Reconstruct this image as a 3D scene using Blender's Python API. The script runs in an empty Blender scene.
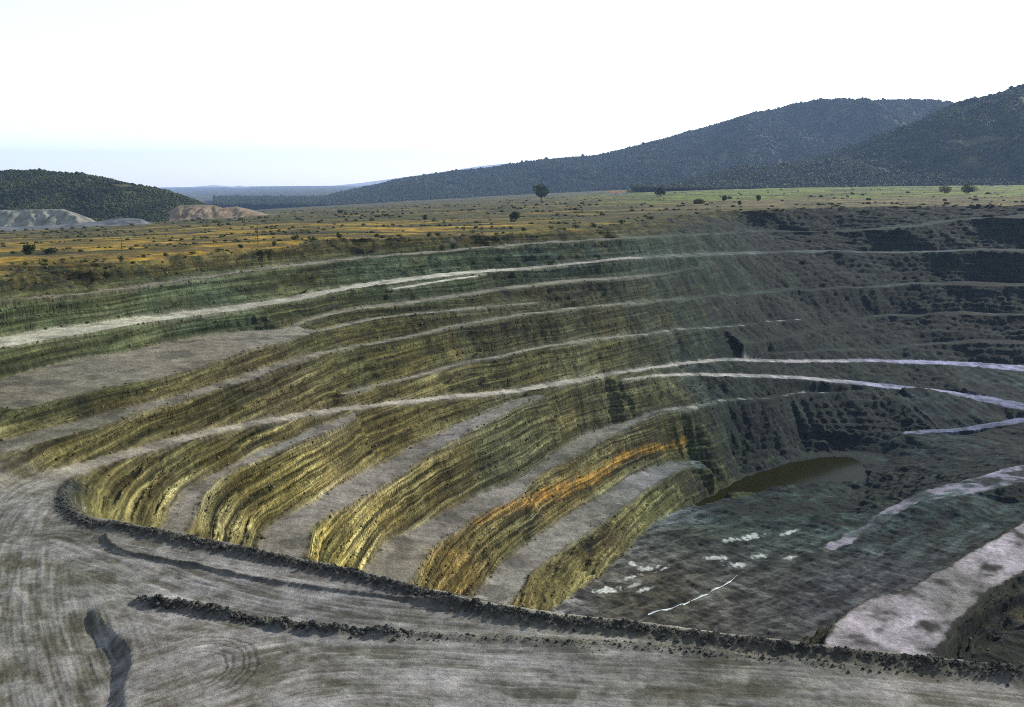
import bpy, bmesh, math, random
import numpy as np
from mathutils import Vector, Matrix
from mathutils.geometry import delaunay_2d_cdt

# ------------------------------------------------------------------ camera, sky, sun, exposure
W, H, F = 1024, 707, 900.0
HZ = 182.0                                   # pixel row of the horizon
CAMZ = 50.0                                  # eye height above the near platform (world z 0)
PITCH = math.atan((H / 2 - HZ) / F)
SUN_EL, SUN_AZ = math.radians(27), math.radians(54)   # azimuth measured from the view direction towards the right
sc = bpy.context.scene
C = sc.collection
cam = bpy.data.cameras.new('camera')
cam.sensor_width = 36.0
cam.lens = F / W * 36.0
cam.clip_start, cam.clip_end = 0.5, 120000
camo = bpy.data.objects.new('camera', cam)
C.objects.link(camo)
camo.location = (0, 0, CAMZ)
camo.rotation_euler = (math.pi / 2 - PITCH, 0, 0)
sc.camera = camo

world = bpy.data.worlds.new('World')
sc.world = world
world.use_nodes = True
nt = world.node_tree
bg = nt.nodes['Background']
sky = nt.nodes.new('ShaderNodeTexSky')
sky.sky_type = 'NISHITA'
sky.sun_disc = False
sky.sun_elevation = SUN_EL
sky.sun_rotation = SUN_AZ
sky.air_density = 1.0
sky.dust_density = 0.3
sky.ozone_density = 1.0
hs = nt.nodes.new('ShaderNodeHueSaturation')          # a hazy, washed-out summer sky
hs.inputs['Saturation'].default_value = 0.55
hs.inputs['Value'].default_value = 0.94
nt.links.new(sky.outputs[0], hs.inputs['Color'])
nt.links.new(hs.outputs[0], bg.inputs[0])
bg.inputs[1].default_value = 0.15

sun = bpy.data.lights.new('sun', 'SUN')
sun.energy = 4.0
sun.angle = math.radians(0.6)
sun.color = (1.0, 0.93, 0.80)
suno = bpy.data.objects.new('sun', sun)
C.objects.link(suno)
sd = Vector((math.sin(SUN_AZ) * math.cos(SUN_EL), math.cos(SUN_AZ) * math.cos(SUN_EL), math.sin(SUN_EL)))
suno.rotation_euler = sd.to_track_quat('Z', 'Y').to_euler()
suno.location = (300, 0, 300)

sc.view_settings.view_transform = 'Standard'
sc.view_settings.look = 'None'
sc.view_settings.gamma = 1.0
sc.view_settings.exposure = 0.97
sc.cycles.max_bounces = 4
sc.cycles.volume_bounces = 0
sc.cycles.use_denoising = False
sc.cycles.filter_width = 1.0
sc.cycles.sample_clamp_indirect = 4.0

rng = np.random.default_rng(7)
random.seed(7)

# ------------------------------------------------------------------ numeric helpers
SP, CP = math.sin(PITCH), math.cos(PITCH)

def ray(px, py):
    u, v = (px - W / 2) / F, (py - H / 2) / F
    return np.array([u, CP - v * SP, -SP - v * CP])       # forward is +Y

def unproj(px, py, z):
    """world XY where the pixel's ray meets height z (relative to the eye)"""
    d = ray(px, py)
    k = z / d[2]
    return d[0] * k, d[1] * k

_perm = np.random.default_rng(3).permutation(256).astype(np.int32)
_perm = np.concatenate([_perm, _perm])
_g = np.array([[math.cos(a), math.sin(a)] for a in np.linspace(0, 2 * math.pi, 16, endpoint=False)], dtype=np.float32)

def pn(x, y):
    x = np.asarray(x, dtype=np.float32); y = np.asarray(y, dtype=np.float32)
    xi = np.floor(x); yi = np.floor(y)
    fx, fy = x - xi, y - yi
    xi = xi.astype(np.int32) & 255; yi = yi.astype(np.int32) & 255
    u = fx * fx * fx * (fx * (fx * 6 - 15) + 10); v = fy * fy * fy * (fy * (fy * 6 - 15) + 10)
    def gr(ix, iy, dx, dy):
        h = _perm[_perm[ix & 255] + (iy & 255)] & 15
        return _g[h, 0] * dx + _g[h, 1] * dy
    a = gr(xi, yi, fx, fy); b = gr(xi + 1, yi, fx - 1, fy)
    c = gr(xi, yi + 1, fx, fy - 1); d = gr(xi + 1, yi + 1, fx - 1, fy - 1)
    return ((a + u * (b - a)) * (1 - v) + (c + u * (d - c)) * v) * 1.5

def fbm(x, y, n=4, gain=0.5, lac=2.03):
    s = 0; a = 1.0
    for i in range(n):
        s = s + a * pn(x + 17.3 * i, y - 9.1 * i); x = x * lac; y = y * lac; a *= gain
    return s

def sstep(a, b, x):
    t = np.clip((x - a) / (b - a), 0, 1)
    return t * t * (3 - 2 * t)

def catmull(pts, step=8.0):
    P = np.array(pts, float)
    if len(P) < 3:
        n = max(2, int(np.hypot(*(P[1, :2] - P[0, :2])) / step) + 1)
        return np.array([P[0] + (P[1] - P[0]) * k for k in np.linspace(0, 1, n)])
    Q = np.vstack([2 * P[0] - P[1], P, 2 * P[-1] - P[-2]])
    out = []
    for i in range(1, len(Q) - 2):
        p0, p1, p2, p3 = Q[i - 1], Q[i], Q[i + 1], Q[i + 2]
        n = max(1, int(math.hypot(*(p2 - p1)[:2]) / step))
        # centripetal-ish: limit tangents so uneven spacing does not overshoot
        d1 = np.hypot(*(p1 - p0)[:2]) + 1e-6; d2 = np.hypot(*(p2 - p1)[:2]) + 1e-6; d3 = np.hypot(*(p3 - p2)[:2]) + 1e-6
        m1 = ((p1 - p0) / d1 * d2 + (p2 - p1) / d2 * d1) / (d1 + d2) * d2
        m2 = ((p2 - p1) / d2 * d3 + (p3 - p2) / d3 * d2) / (d2 + d3) * d2
        for k in range(n):
            t = k / n
            out.append((2*t**3-3*t*t+1)*p1 + (t**3-2*t*t+t)*m1 + (-2*t**3+3*t*t)*p2 + (t**3-t*t)*m2)
    out.append(P[-1])
    return np.array(out)

def poly_dist(X, Y, pl):
    """distance to a world polyline, signed by side, and length along it"""
    best = np.full(X.shape, 1e9, np.float32); sgn = np.zeros_like(best); along = np.zeros_like(best)
    acc = 0.0
    for i in range(len(pl) - 1):
        ax, ay = pl[i][0], pl[i][1]; dx, dy = pl[i + 1][0] - ax, pl[i + 1][1] - ay
        L2 = dx * dx + dy * dy
        if L2 < 1e-9: continue
        L = math.sqrt(L2)
        t = np.clip(((X - ax) * dx + (Y - ay) * dy) / L2, 0, 1)
        ex = X - ax - t * dx; ey = Y - ay - t * dy
        d = ex * ex + ey * ey
        m = d < best
        best[m] = d[m]; along[m] = (acc + t * L)[m]
        sgn[m] = np.sign(dx * ey - dy * ex)[m]
        acc += L
    return np.sqrt(best), sgn, along

# ------------------------------------------------------------------ the plain round the pit
_zx = np.array([-200, 0, 280, 400, 512, 620, 700, 800, 1024, 1300.])
_zf = np.array([-140, -130, -78, -62, -47, -33, -25, -17, -9, -6.])

def plain(X, Y):
    Y = np.maximum(Y, 1.0)
    px = X / Y * F / 1.0 + W / 2
    zf = np.interp(px, _zx, _zf)
    k = np.clip(Y - 400, 0, None) / 2100.0
    k = np.clip(k, 0, np.where(zf < -25, 1.95, 1.0))
    return -25 + (zf + 25) * k

def plain_hit(px, py):
    z = -25.0
    for _ in range(40):
        x, y = unproj(px, py, z)
        z = 0.5 * z + 0.5 * float(plain(np.array(x), np.array(y)))
    return x, y, z

# ------------------------------------------------------------------ break lines of the pit (pixel x, pixel y, height) -> world
LINES = []           # each: (N,4) array X Y z road
LID = {}             # line index -> the bench or road surface it borders
_next = [0]

def add_line(pts, road=0.0, step=8.0, bid=None):
    if bid is not None: LID[len(LINES)] = bid
    q = catmull(pts, step)
    out = []
    for px, py, z in q:
        x, y = unproj(px, py, z)
        out.append((x, y, z, road))
    LINES.append(np.array(out))
    return LINES[-1]

def bench(rows, road=0.0):
    _next[0] += 1
    a = add_line([(r[0], r[1], r[3]) for r in rows], road, bid=_next[0])
    b = add_line([(r[0], r[2], r[3]) for r in rows], road, bid=_next[0])
    return a, b

P_px = [(-150, 297), (0, 274), (50, 263), (100, 263), (175, 257), (256, 249), (281, 248), (306, 242), (376, 239), (431, 237), (463, 235),
        (512, 234), (557, 231), (602, 228), (650, 222), (687, 216), (712, 212), (768, 210), (868, 207), (1024, 206), (1180, 205)]
pl = []
for px, py in catmull([(a, b, 0) for a, b in P_px], 8)[:, :2]:
    x, y, z = plain_hit(px, py)
    pl.append((x, y, z, 0))
P_line = np.array(pl); LINES.append(P_line)
pl = []
for px, py in catmull([(a, b - 4, 0) for a, b in P_px], 16)[:, :2]:
    x, y, z = plain_hit(px, py)
    pl.append((x, y, z, 0))
LINES.append(np.array(pl))
far = [(t * 1100.0, 1100.0) for t in np.linspace(-0.9, 0.9, 40)]
LINES.append(np.array([(x, y, float(plain(np.array(x), np.array(y))), 0) for x, y in far]))

B1 = [(-150, 322, 325, -29.5), (0, 300, 302.2, -30.2), (100, 290.5, 292.5, -31), (187, 278.5, 280.5, -31.4), (256, 269, 271, -31.6), (356, 257.5, 259.5, -31.4), (431, 251, 253, -31), (512, 244, 246, -30.3), (580, 239.5, 241.5, -30),
      (640, 236, 238, -30.5), (704, 233.3, 235, -34.5), (768, 230, 231.7, -40), (810, 230.5, 232, -40.5), (858, 229.5, 231, -40), (898, 226.5, 228.5, -36.5), (948, 219.5, 221.5, -32), (1024, 215.5, 218, -28.8), (1180, 213, 216, -27.5)]
bench(B1, 0.35)
B2 = [(-150, 372, 386, -35.6), (0, 337.5, 348.5, -38.2), (100, 322, 330.5, -38.8), (175, 312.5, 319, -39.8), (256, 302, 307.5, -40.4), (306, 294, 298.7, -40.6), (356, 284.5, 288.7, -40.2), (406, 277.5, 281.5, -39.8), (456, 272, 275, -39.4),
      (512, 268, 270.6, -39.6), (560, 264, 266.2, -39.3), (620, 257.5, 259.6, -38.7), (707, 252.5, 256, -44.5), (768, 251, 253.5, -50), (828, 250, 252.2, -52), (880, 251.5, 253.3, -53.2), (943, 250, 251.8, -52.5), (983, 248.5, 250.5, -51.5),
      (1024, 249, 251.5, -52), (1180, 247, 250, -52)]
bench(B2, 0.9)
bench([(392, 288, 289.5, -41.6), (420, 283.5, 285.7, -41), (456, 277.5, 279.3, -40.2), (480, 274.8, 275.8, -39.8), (490, 273.9, 274.2, -39.75)], 0.75)
B3t = [(-150, 420, -42.5), (0, 379, -44.3), (82, 358, -44.6), (120, 353, -45), (175, 341, -45.6), (256, 330, -46.4), (281, 329, -46.5), (306, 319, -46.3), (356, 308, -46.2),
      (416, 300, -46), (463, 293, -45.8), (512, 285.8, -45.6), (582, 278.8, -45.7), (617, 276.8, -46.2), (677, 270, -49), (715, 262, -47.7)]
B3b = [(285, 334.5, -46.6), (306, 322.5, -46.4), (356, 311, -46.2), (416, 303, -46), (463, 296, -45.8), (512, 289, -45.6), (582, 281.3, -45.7), (617, 279.3, -46.2), (677, 272.3, -49),
      (715, 263.5, -47.7)]
B4t = [(290, 335.7, -46.8), (331, 326.5, -48.6), (381, 316.5, -49), (431, 311, -49.3), (512, 303.5, -50.6), (545, 301, -51.5)]
B4b = [(-150, 455, -42.5), (0, 414, -44.3), (100, 390, -44.9), (162, 377, -45.5), (212, 364, -46.1), (256, 349, -46.4), (281, 342, -46.8), (331, 329.5, -48.6), (381, 319, -49),
      (431, 313.3, -49.3), (512, 305.3, -50.6), (545, 301.4, -51.5)]
for l_ in (B3t, B3b, B4t, B4b): add_line(l_, 0.35, bid='B34')
B5 = [(-150, 475, 490, -45.5), (0, 440, 455, -47.3), (50, 427, 441, -48), (100, 415, 427, -48.8), (137, 405, 414, -49.3), (175, 395, 402.5, -49.8), (212, 384, 391.5, -50.3), (256, 371, 378, -51.3), (306, 355, 359, -52.4),
      (356, 345, 348, -54.3), (418, 333, 336, -54.6), (456, 324.5, 327, -54.3), (512, 314.5, 317, -54), (594, 305.3, 307.2, -55.5), (672, 298.3, 300.2, -60.5), (700, 296, 298.2, -63), (768, 290.5, 293, -70), (855, 286.3, 288.3, -72),
      (928, 283, 285, -73), (1024, 284, 286.5, -74), (1180, 282, 285, -74)]
bench(B5, 0.3)
B6 = [(341, 393, 395.5, -63), (381, 383.5, 386, -65), (431, 370.5, 373, -65.8), (468, 360.5, 363, -66.5), (506, 353.5, 356, -66.4), (532, 347.8, 350.3, -66.8), (587, 339, 341.5, -67.6), (632, 334, 336.2, -70.2), (687, 327.7, 330, -74.3),
      (729, 325.7, 327.7, -79), (768, 320.7, 322.7, -82.5), (790, 319, 320.5, -83.5), (806, 318.2, 318.6, -84.3)]
bench(B6, 0.55)
B7 = [(745, 343, 345, -86.2), (768, 339, 341, -88), (818, 328, 330.3, -90), (843, 322, 324.5, -90.5), (880, 315, 318, -90), (928, 312.5, 315.5, -89.5), (1024, 313, 316, -90), (1180, 314, 318, -90)]
bench(B7, 0.25)
B8 = [(768, 352.3, 353.8, -94), (818, 350, 352, -97.5), (888, 347.3, 349.3, -102), (918, 342.5, 344.7, -102), (958, 340, 342.5, -102), (1024, 341, 343.7, -103), (1180, 343, 347, -103)]
bench(B8, 0.25)
# main haul road, its far edge and its pit-side edge that turns into the near platform's edge
Ht = [(-125, 770, -50), (-112, 640, -50), (-85, 560, -50), (-35, 515, -49.7), (0, 495, -49.7), (42, 472.5, -50.7), (75, 464, -52), (125, 450, -54), (162, 440, -55.5),
      (200, 431, -57), (256, 420, -60), (306, 411.5, -63.3), (363, 404.5, -67.3), (406, 400, -70.3), (456, 394, -73.7), (512, 389, -77.5), (562, 381, -79.7), (594, 375, -81.3),
      (624, 370, -83), (652, 366, -85.2), (687, 361.5, -88), (727, 358, -91.5), (784, 359.7, -97.5), (870, 359, -104.5), (934, 360.5, -109.5), (1024, 365, -113), (1180, 378, -117)]
Hb = [(75, 477.5, -52), (100, 467.5, -53), (137, 456, -54.5), (175, 445.5, -56.1), (212, 435, -57.7), (256, 426, -60), (306, 417, -63.3), (363, 409, -67.3), (406, 404, -70.3),
      (456, 398, -73.7), (512, 393.3, -77.5), (562, 385.8, -79.7), (594, 379, -81.3), (624, 373.7, -83), (652, 369, -85.2), (687, 364.7, -88), (727, 361, -91.5), (784, 363, -97.5),
      (870, 362.3, -104.5), (934, 364.7, -109.5), (1024, 371, -113), (1180, 386, -117)]
add_line(Ht, 1.0, bid='H'); add_line(Hb, 1.0, bid='H')
F_px = [(75, 477.5, -52), (66, 485, -51), (64, 496, -50.3), (70, 508, -49.8), (85, 516, -49.7), (110, 520, -49.6), (160, 530, -49.5), (250, 548, -49.5), (300, 559, -49.5),
      (350, 569, -49.5), (400, 582, -49.5), (450, 595, -49.5), (500, 606, -49.5), (560, 614, -49.7), (620, 620, -49.8), (700, 631, -50), (768, 639, -50), (830, 647, -50),
      (900, 654, -50), (1024, 667, -50), (1180, 689, -50)]
F_line = add_line([(a, b - 1.0, c) for a, b, c in F_px], 0.6, bid='H')
H2 = [(624, 378, 380.3, -83.6), (652, 374.6, 377.2, -85.8), (687, 373, 376.2, -90.5), (768, 374.7, 378, -99), (818, 377, 380.5, -104.5), (868, 382, 386, -110), (918, 387, 391.7, -115), (968, 393.5, 399.3, -118),
      (1024, 403, 410, -120), (1180, 420, 432, -122)]
bench(H2, 1.0)
bench([(1045, 416.5, 423, -122.6), (1020, 417.5, 423, -123), (993, 422, 427.5, -123.5), (943, 428.5, 432.5, -124.5), (903, 431.5, 434.7, -125.3)], 0.9)
bench([(662, 408.5, 411, -97.8), (700, 404, 407.5, -100), (730, 398.5, 401, -103), (768, 396.5, 399, -106), (818, 391.5, 393.5, -110), (838, 391, 392.2, -111), (850, 391.2, 391.5, -111.5)], 0.5)
# inner benches stepping down towards the floor
A_l = [(150, 560, -63), (162, 525, -63.3), (170, 510, -63.5), (180, 496, -63.8), (190, 487, -64), (212, 475, -64.3), (232, 465, -64.6), (256, 452, -65), (293, 437.5, -65.6),
      (311, 428, -65.9), (338, 419, -66.7), (350, 415.2, -67.1)]
A_r = [(175, 565, -63), (186, 532, -63.3), (197, 507, -63.6), (207, 489, -64), (232, 472, -64.6), (256, 462, -65), (293, 445, -65.6), (316, 436, -66), (343, 424, -66.8),
      (356, 417.5, -67.3)]
B_l = [(245, 580, -76.5), (258, 545, -77), (266, 530, -77.3), (290, 514, -78), (313, 500, -78.5), (356, 475, -80.5), (396, 457, -82), (431, 437.5, -81.4), (468, 419, -80.5),
      (496, 407, -80), (512, 400.5, -79.4), (544, 395, -80.2)]
B_r = [(290, 590, -76.5), (304, 557, -77), (316, 528, -78), (331, 515, -78.8), (361, 500, -80.7), (396, 477.5, -82), (421, 460, -81.6), (451, 442.5, -81.2), (481, 425, -80.3),
      (506, 411, -79.7), (520, 404.5, -79.6), (546, 397, -80.2)]
C_l = [(345, 605, -92), (362, 573, -92.7), (370, 562, -93.3), (388, 542, -94.5), (415, 528, -96), (439, 514, -97.2), (460, 505, -98), (485, 492, -99.2), (512, 483, -100.2), (537, 467, -100.8), (577, 438, -101), (612, 425.5, -100.5), (634, 419, -99.3), (652, 410.5, -97.6)]
C_r = [(388, 617, -92.3), (406, 588, -93), (416, 575, -94), (434, 547, -96), (455, 531, -97.6), (481, 514, -99), (512, 500, -100.2), (537, 478, -100.8), (574, 457, -101), (599, 440.5, -100.9), (624, 430, -100.2), (637, 423, -99.3), (654, 413, -97.6)]
D_l = [(450, 625, -110.5), (465, 603, -111.3), (472, 595, -111.8), (481, 584, -112.3), (527, 543, -114), (562, 520, -114.6), (612, 487, -115), (649, 468, -116.5), (692, 459, -120)]
D_r = [(492, 630, -110.8), (506, 610, -112), (513, 602, -112.6), (527, 581, -113.5), (573, 542, -114.8), (604, 521, -115), (638, 496, -116.2), (654, 486, -117), (677, 472, -118.8), (698, 460.5, -120.5)]
E_t = [(530, 637, -116), (548, 615, -117), (559, 605, -118), (587, 585, -119.5), (622, 557, -122), (647, 530, -125), (687, 507.5, -130.5), (712, 497, -132.4), (735, 485, -133), (768, 472, -133), (800, 462, -133), (830, 459.5, -133), (858, 462, -132.6)]
for l, r, i_ in ((A_l, 0.3, 'A'), (A_r, 0.3, 'A'), (B_l, 0.35, 'B'), (B_r, 0.35, 'B'), (C_l, 0.3, 'C'), (C_r, 0.3, 'C'), (D_l, 0.4, 'D'), (D_r, 0.4, 'D'), (E_t, 0.0, None)):
    add_line(l, r, bid=i_)
add_line([(708, 468, -121.5), (718, 478, -124.5), (728, 480, -127)])
add_line([(735, 455, -126), (760, 450, -126.5), (785, 447, -127)])
add_line([(800, 440, -127.5), (850, 440, -128), (880, 445, -129.3)])
add_line([(870, 470, -131.5), (868, 483, -131.6), (830, 488, -131.6), (790, 492, -131.6), (750, 496, -131.6), (718, 505, -131.4), (700, 511, -130.6)])
# floor, track, spoil mound on the right
for p in [(640, 590, -119.7), (760, 600, -118.5), (820, 560, -121), (740, 540, -123.5), (800, 520, -125), (690, 560, -122), (900, 470, -128), (960, 455, -125.5), (1024, 445, -124),
          (960, 528, -119.5), (1024, 500, -117.5), (900, 540, -121), (700, 690, -113), (620, 690, -113), (800, 690, -112), (590, 640, -117), (860, 505, -126)]:
    x, y = unproj(*p); LINES.append(np.array([(x, y, p[2], 0)]))
add_line([(820, 548, -122.3), (863, 524, -122), (885, 508, -120.3), (918, 492, -119), (968, 479, -116), (1024, 464, -114), (1180, 438, -110)], 0.9, bid='T')
add_line([(826, 553, -122.3), (874, 530, -121.9), (895, 514, -120.3), (918, 503, -119), (968, 494, -116), (1024, 482, -114), (1180, 462, -110)], 0.9, bid='T')
add_line([(815, 665, -86), (825, 640, -86), (850, 610, -86), (870, 598, -85.5), (900, 590, -85), (940, 570, -84.5), (980, 547, -84), (1024, 520, -83), (1180, 455, -81)], 0.8, bid='M')
add_line([(925, 680, -85.6), (940, 645, -86), (955, 626, -85.8), (985, 597, -85.3), (1024, 572, -84.5), (1180, 500, -82)], 0.8, bid='M')
add_line([(838, 690, -110), (870, 650, -115), (920, 622, -116.3), (980, 592, -115.5), (1024, 566, -114), (1180, 500, -111)])
add_line([(955, 690, -89), (975, 650, -90.5), (1024, 622, -91), (1180, 545, -90)])
add_line([(960, 720, -88), (1024, 690, -88), (1180, 640, -88)])
# near platform: low step, rubble windrow, raised pad
S1 = [(111, 526, -49.5), (106, 533, -49.5), (108, 540, -49.5), (120, 548, -49.5), (150, 556, -49.5), (200, 565, -49.5), (256, 577, -49.5), (330, 588, -49.5), (400, 597, -49.5),
      (450, 603, -49.5), (500, 611, -49.5)]
add_line(S1, 0.5, 6)
add_line([(105, 523, -49.7), (98, 532, -49.7), (100, 545, -49.7), (116, 557, -49.7), (150, 566, -49.7), (200, 575, -49.7), (256, 587, -49.7), (330, 598, -49.7), (400, 607, -49.7), (450, 612.5, -49.7), (500, 620, -49.7)], 0.6, 6)
S2 = [(150, 602, -49.0), (200, 607, -49.1), (235, 615, -49.3), (300, 626, -49.5), (430, 634, -49.8), (512, 638, -49.9), (657, 645, -50), (768, 656, -50), (1024, 678, -50), (1180, 695, -50)]
add_line(S2, 0.5)
add_line([(138, 594, -50.1), (200, 600, -50.1), (235, 608, -50.1), (300, 619, -50.1), (430, 629, -50.1), (512, 633, -50.05), (657, 641, -50), (768, 652, -50), (1024, 674, -50), (1180, 691, -50)], 0.5)
S3 = [(125, 600.5, -49.3), (108, 604, -49.2), (97, 611, -49.15), (99, 619, -49.1), (112, 631, -49.1), (124, 641, -49), (131, 651, -49), (131, 665, -49), (125, 680, -49.3),
      (123, 707, -49), (120, 790, -49)]
add_line(S3, 0.5, 5)
add_line([(118, 597, -50), (100, 603, -50), (88, 614, -50), (90, 627, -50), (104, 642, -50.1), (115, 652, -50.1), (121, 660, -50.1), (121, 672, -50.1), (115, 688, -50.1), (113, 715, -50.1), (110, 795, -50.1)], 0.6, 5)
for p in [(200, 650, -48.6), (300, 655, -48.9), (500, 670, -49.5), (300, 720, -48.6), (600, 720, -49.5), (800, 690, -49.9), (1000, 720, -50), (20, 600, -50), (60, 560, -50), (40, 540, -50), (60, 680, -50.1), (200, 583, -50), (1250, 800, -50), (600, 820, -50), (-130, 800, -50)]:
    x, y = unproj(*p); LINES.append(np.array([(x, y, p[2], 0.7)]))

# ------------------------------------------------------------------ triangulate the lines and rasterise them into a height grid
verts, edges, vz, vid = [], [], [], []
for li, L in enumerate(LINES):
    b = len(verts)
    for i, r in enumerate(L):
        verts.append(Vector((r[0], r[1]))); vz.append((r[2], r[3])); vid.append((LID.get(li), li))
        if i: edges.append((b + i - 1, b + i))
ov, oe, of, orig, _, _ = delaunay_2d_cdt(verts, edges, [], 0, 1e-3)
VX = np.array([(v.x, v.y) for v in ov]); VA = np.zeros((len(ov), 2)); known = np.zeros(len(ov), bool)
for i, o in enumerate(orig):
    if len(o):
        VA[i] = np.mean([vz[k] for k in o], axis=0); known[i] = True
nb = {i: [] for i in range(len(ov))}
for a, b in oe: nb[a].append(b); nb[b].append(a)
for i in range(len(ov)):
    if not known[i]:
        ks = [k for k in nb[i] if known[k]]
        if ks:
            w = np.array([1 / (np.hypot(*(VX[k] - VX[i])) + 1e-3) for k in ks]); VA[i] = (w[:, None] * VA[ks]).sum(0) / w.sum()
CELL = 0.6
GX0, GY0 = -830.0, 60.0
NX, NY = int(1660 / CELL), int(1045 / CELL)
HG = np.full((NY, NX), np.nan, np.float32); RG = np.zeros((NY, NX), np.float32); FG = np.zeros((NY, NX), np.float32)
for f in of:
    if len(f) != 3: continue
    p = VX[list(f)]; a = VA[list(f)]
    x0, y0 = p.min(0); x1, y1 = p.max(0)
    i0, i1 = max(0, int((x0 - GX0) / CELL)), min(NX - 1, int((x1 - GX0) / CELL) + 1)
    j0, j1 = max(0, int((y0 - GY0) / CELL)), min(NY - 1, int((y1 - GY0) / CELL) + 1)
    if i1 < i0 or j1 < j0: continue
    gx = GX0 + np.arange(i0, i1 + 1) * CELL; gy = (GY0 + np.arange(j0, j1 + 1) * CELL)[:, None]
    d = (p[1, 1] - p[2, 1]) * (p[0, 0] - p[2, 0]) + (p[2, 0] - p[1, 0]) * (p[0, 1] - p[2, 1])
    if abs(d) < 1e-9: continue
    l0 = ((p[1, 1] - p[2, 1]) * (gx - p[2, 0]) + (p[2, 0] - p[1, 0]) * (gy - p[2, 1])) / d
    l1 = ((p[2, 1] - p[0, 1]) * (gx - p[2, 0]) + (p[0, 0] - p[2, 0]) * (gy - p[2, 1])) / d
    l2 = 1 - l0 - l1
    m = (l0 >= -1e-4) & (l1 >= -1e-4) & (l2 >= -1e-4)
    if not m.any(): continue
    g_ = np.linalg.solve(np.array([p[1] - p[0], p[2] - p[0]]), np.array([a[1, 0] - a[0, 0], a[2, 0] - a[0, 0]])); g_ = math.hypot(*g_)
    sets = [set(vid[k] for k in orig[v]) for v in f]
    com = set.intersection(*[set(b for b, _ in q) for q in sets]) - {None}
    deck = g_ < 0.32 and any(len(set(l for q in sets for b, l in q if b == c)) > 1 for c in com)
    flat_t = deck or g_ < 0.10 or (g_ < 0.32 and a[:, 0].max() < -110)
    if not deck and p[:, 1].min() > 150: a = a.copy(); a[:, 1] = 0
    FG[j0:j1 + 1, i0:i1 + 1][m] = 1.0 if flat_t else 0.0
    sub = HG[j0:j1 + 1, i0:i1 + 1]; sub[m] = (l0 * a[0, 0] + l1 * a[1, 0] + l2 * a[2, 0])[m]
    sub = RG[j0:j1 + 1, i0:i1 + 1]; sub[m] = (l0 * a[0, 1] + l1 * a[1, 1] + l2 * a[2, 1])[m]
# fill what the hull does not cover from the nearest known column of the same row
gxs = GX0 + np.arange(NX) * CELL
for j in range(NY):
    ok = ~np.isnan(HG[j])
    if ok.sum() < 2:
        HG[j] = HG[j - 1] if j else -50; continue
    if not ok.all():
        HG[j] = np.interp(gxs, gxs[ok], HG[j][ok]); RG[j] = np.interp(gxs, gxs[ok], RG[j][ok]); FG[j] = np.interp(gxs, gxs[ok], FG[j][ok])

def box(a, n=1):
    for _ in range(n):
        q = np.pad(a, 1, mode='edge')
        a = (q[:-2, 1:-1] + q[2:, 1:-1] + q[1:-1, :-2] + q[1:-1, 2:] + 2 * a) / 6.0
    return a
HS = HG.copy()
FB = box(FG, 7); FS = box(FG, 3); FG = box(FG, 1); RG = box(RG, 1)

def samp(G, X, Y):
    fx = np.clip((X - GX0) / CELL, 0, NX - 1.001); fy = np.clip((Y - GY0) / CELL, 0, NY - 1.001)
    i = fx.astype(np.int32); j = fy.astype(np.int32); fx = fx - i; fy = fy - j
    return (G[j, i] * (1 - fx) + G[j, i + 1] * fx) * (1 - fy) + (G[j + 1, i] * (1 - fx) + G[j + 1, i + 1] * fx) * fy

def hit(px, py):
    """first point of the bare terrain that the pixel sees (relative to the eye)"""
    d = ray(px, py); d = d / d[1]
    Yv = np.exp(np.linspace(math.log(74), math.log(4000), 6000)); Xv = d[0] * Yv; zv = d[2] * Yv
    zt = np.where(Yv < 1040, samp(HS, Xv, Yv), plain(Xv, Yv))
    k = np.argmax(zv < zt)
    return float(Xv[k]), float(Yv[k]), float(zt[k])

# ------------------------------------------------------------------ the terrain grid (rows by distance, finer where the pit is near)
Yr = np.concatenate([np.linspace(2, 72, 16), np.arange(76, 135, 0.18), np.arange(135, 160, 0.6), np.arange(160, 300, 0.29), np.arange(300, 460, 0.44), np.arange(460, 900, 1.0),
                     np.geomspace(900, 29000, 175)])
Tc = np.concatenate([-np.geomspace(3.0, 0.66, 18), np.linspace(-0.64, 0.64, 700), np.geomspace(0.66, 3.0, 18)])
YY, TT = np.meshgrid(Yr, Tc, indexing='ij')
YY = YY.ravel().astype(np.float32); TT = TT.ravel().astype(np.float32)
XX = (TT * YY).astype(np.float32)
XL = (np.clip(TT, -0.72, 0.72) * YY).astype(np.float32)      # beyond the traced width the walls simply run on

near = 1 - sstep(135, 165, YY)
wamp = np.where(YY < 140, 0.15, np.clip(YY / 450.0, 0.35, 0.9)).astype(np.float32)
WX = XL + wamp * (1.6 * pn(XX / 23, YY / 23) + 0.8 * pn(XX / 7, YY / 7) + 0.35 * pn(XX / 2.3 + 5, YY / 2.3))
WY = YY + wamp * (1.6 * pn(XX / 23 + 40, YY / 23 + 11) + 0.8 * pn(XX / 7 + 31, YY / 7) + 0.35 * pn(XX / 2.3 + 9, YY / 2.3 + 3))
pitm = YY < 1040
z0 = np.where(pitm, samp(HS, WX, WY), plain(XX, YY)).astype(np.float32)
rd = np.where(pitm, samp(RG, WX, WY), 0).astype(np.float32)
Pt = P_line[:, 0] / P_line[:, 1]; o = np.argsort(Pt)
Yp = np.interp(np.clip(TT, -0.7, 0.7), Pt[o], P_line[o, 1]).astype(np.float32)
plainm = sstep(-3, 4, YY - Yp + 3.0 * pn(XX / 9, YY / 9))
flat = np.maximum(np.where(pitm, samp(FG, WX, WY), 1), plainm)
steep = (1 - flat) * (YY > 76); flat = 1 - steep
soft = np.where(pitm, np.clip(1 - 1.25 * samp(FS, WX, WY), 0, 1), 0) * steep
inner = np.where(pitm, np.clip(1 - 1.6 * samp(FB, WX, WY), 0, 1), 0) * steep * (1 - near)      # away from crest and toe
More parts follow.
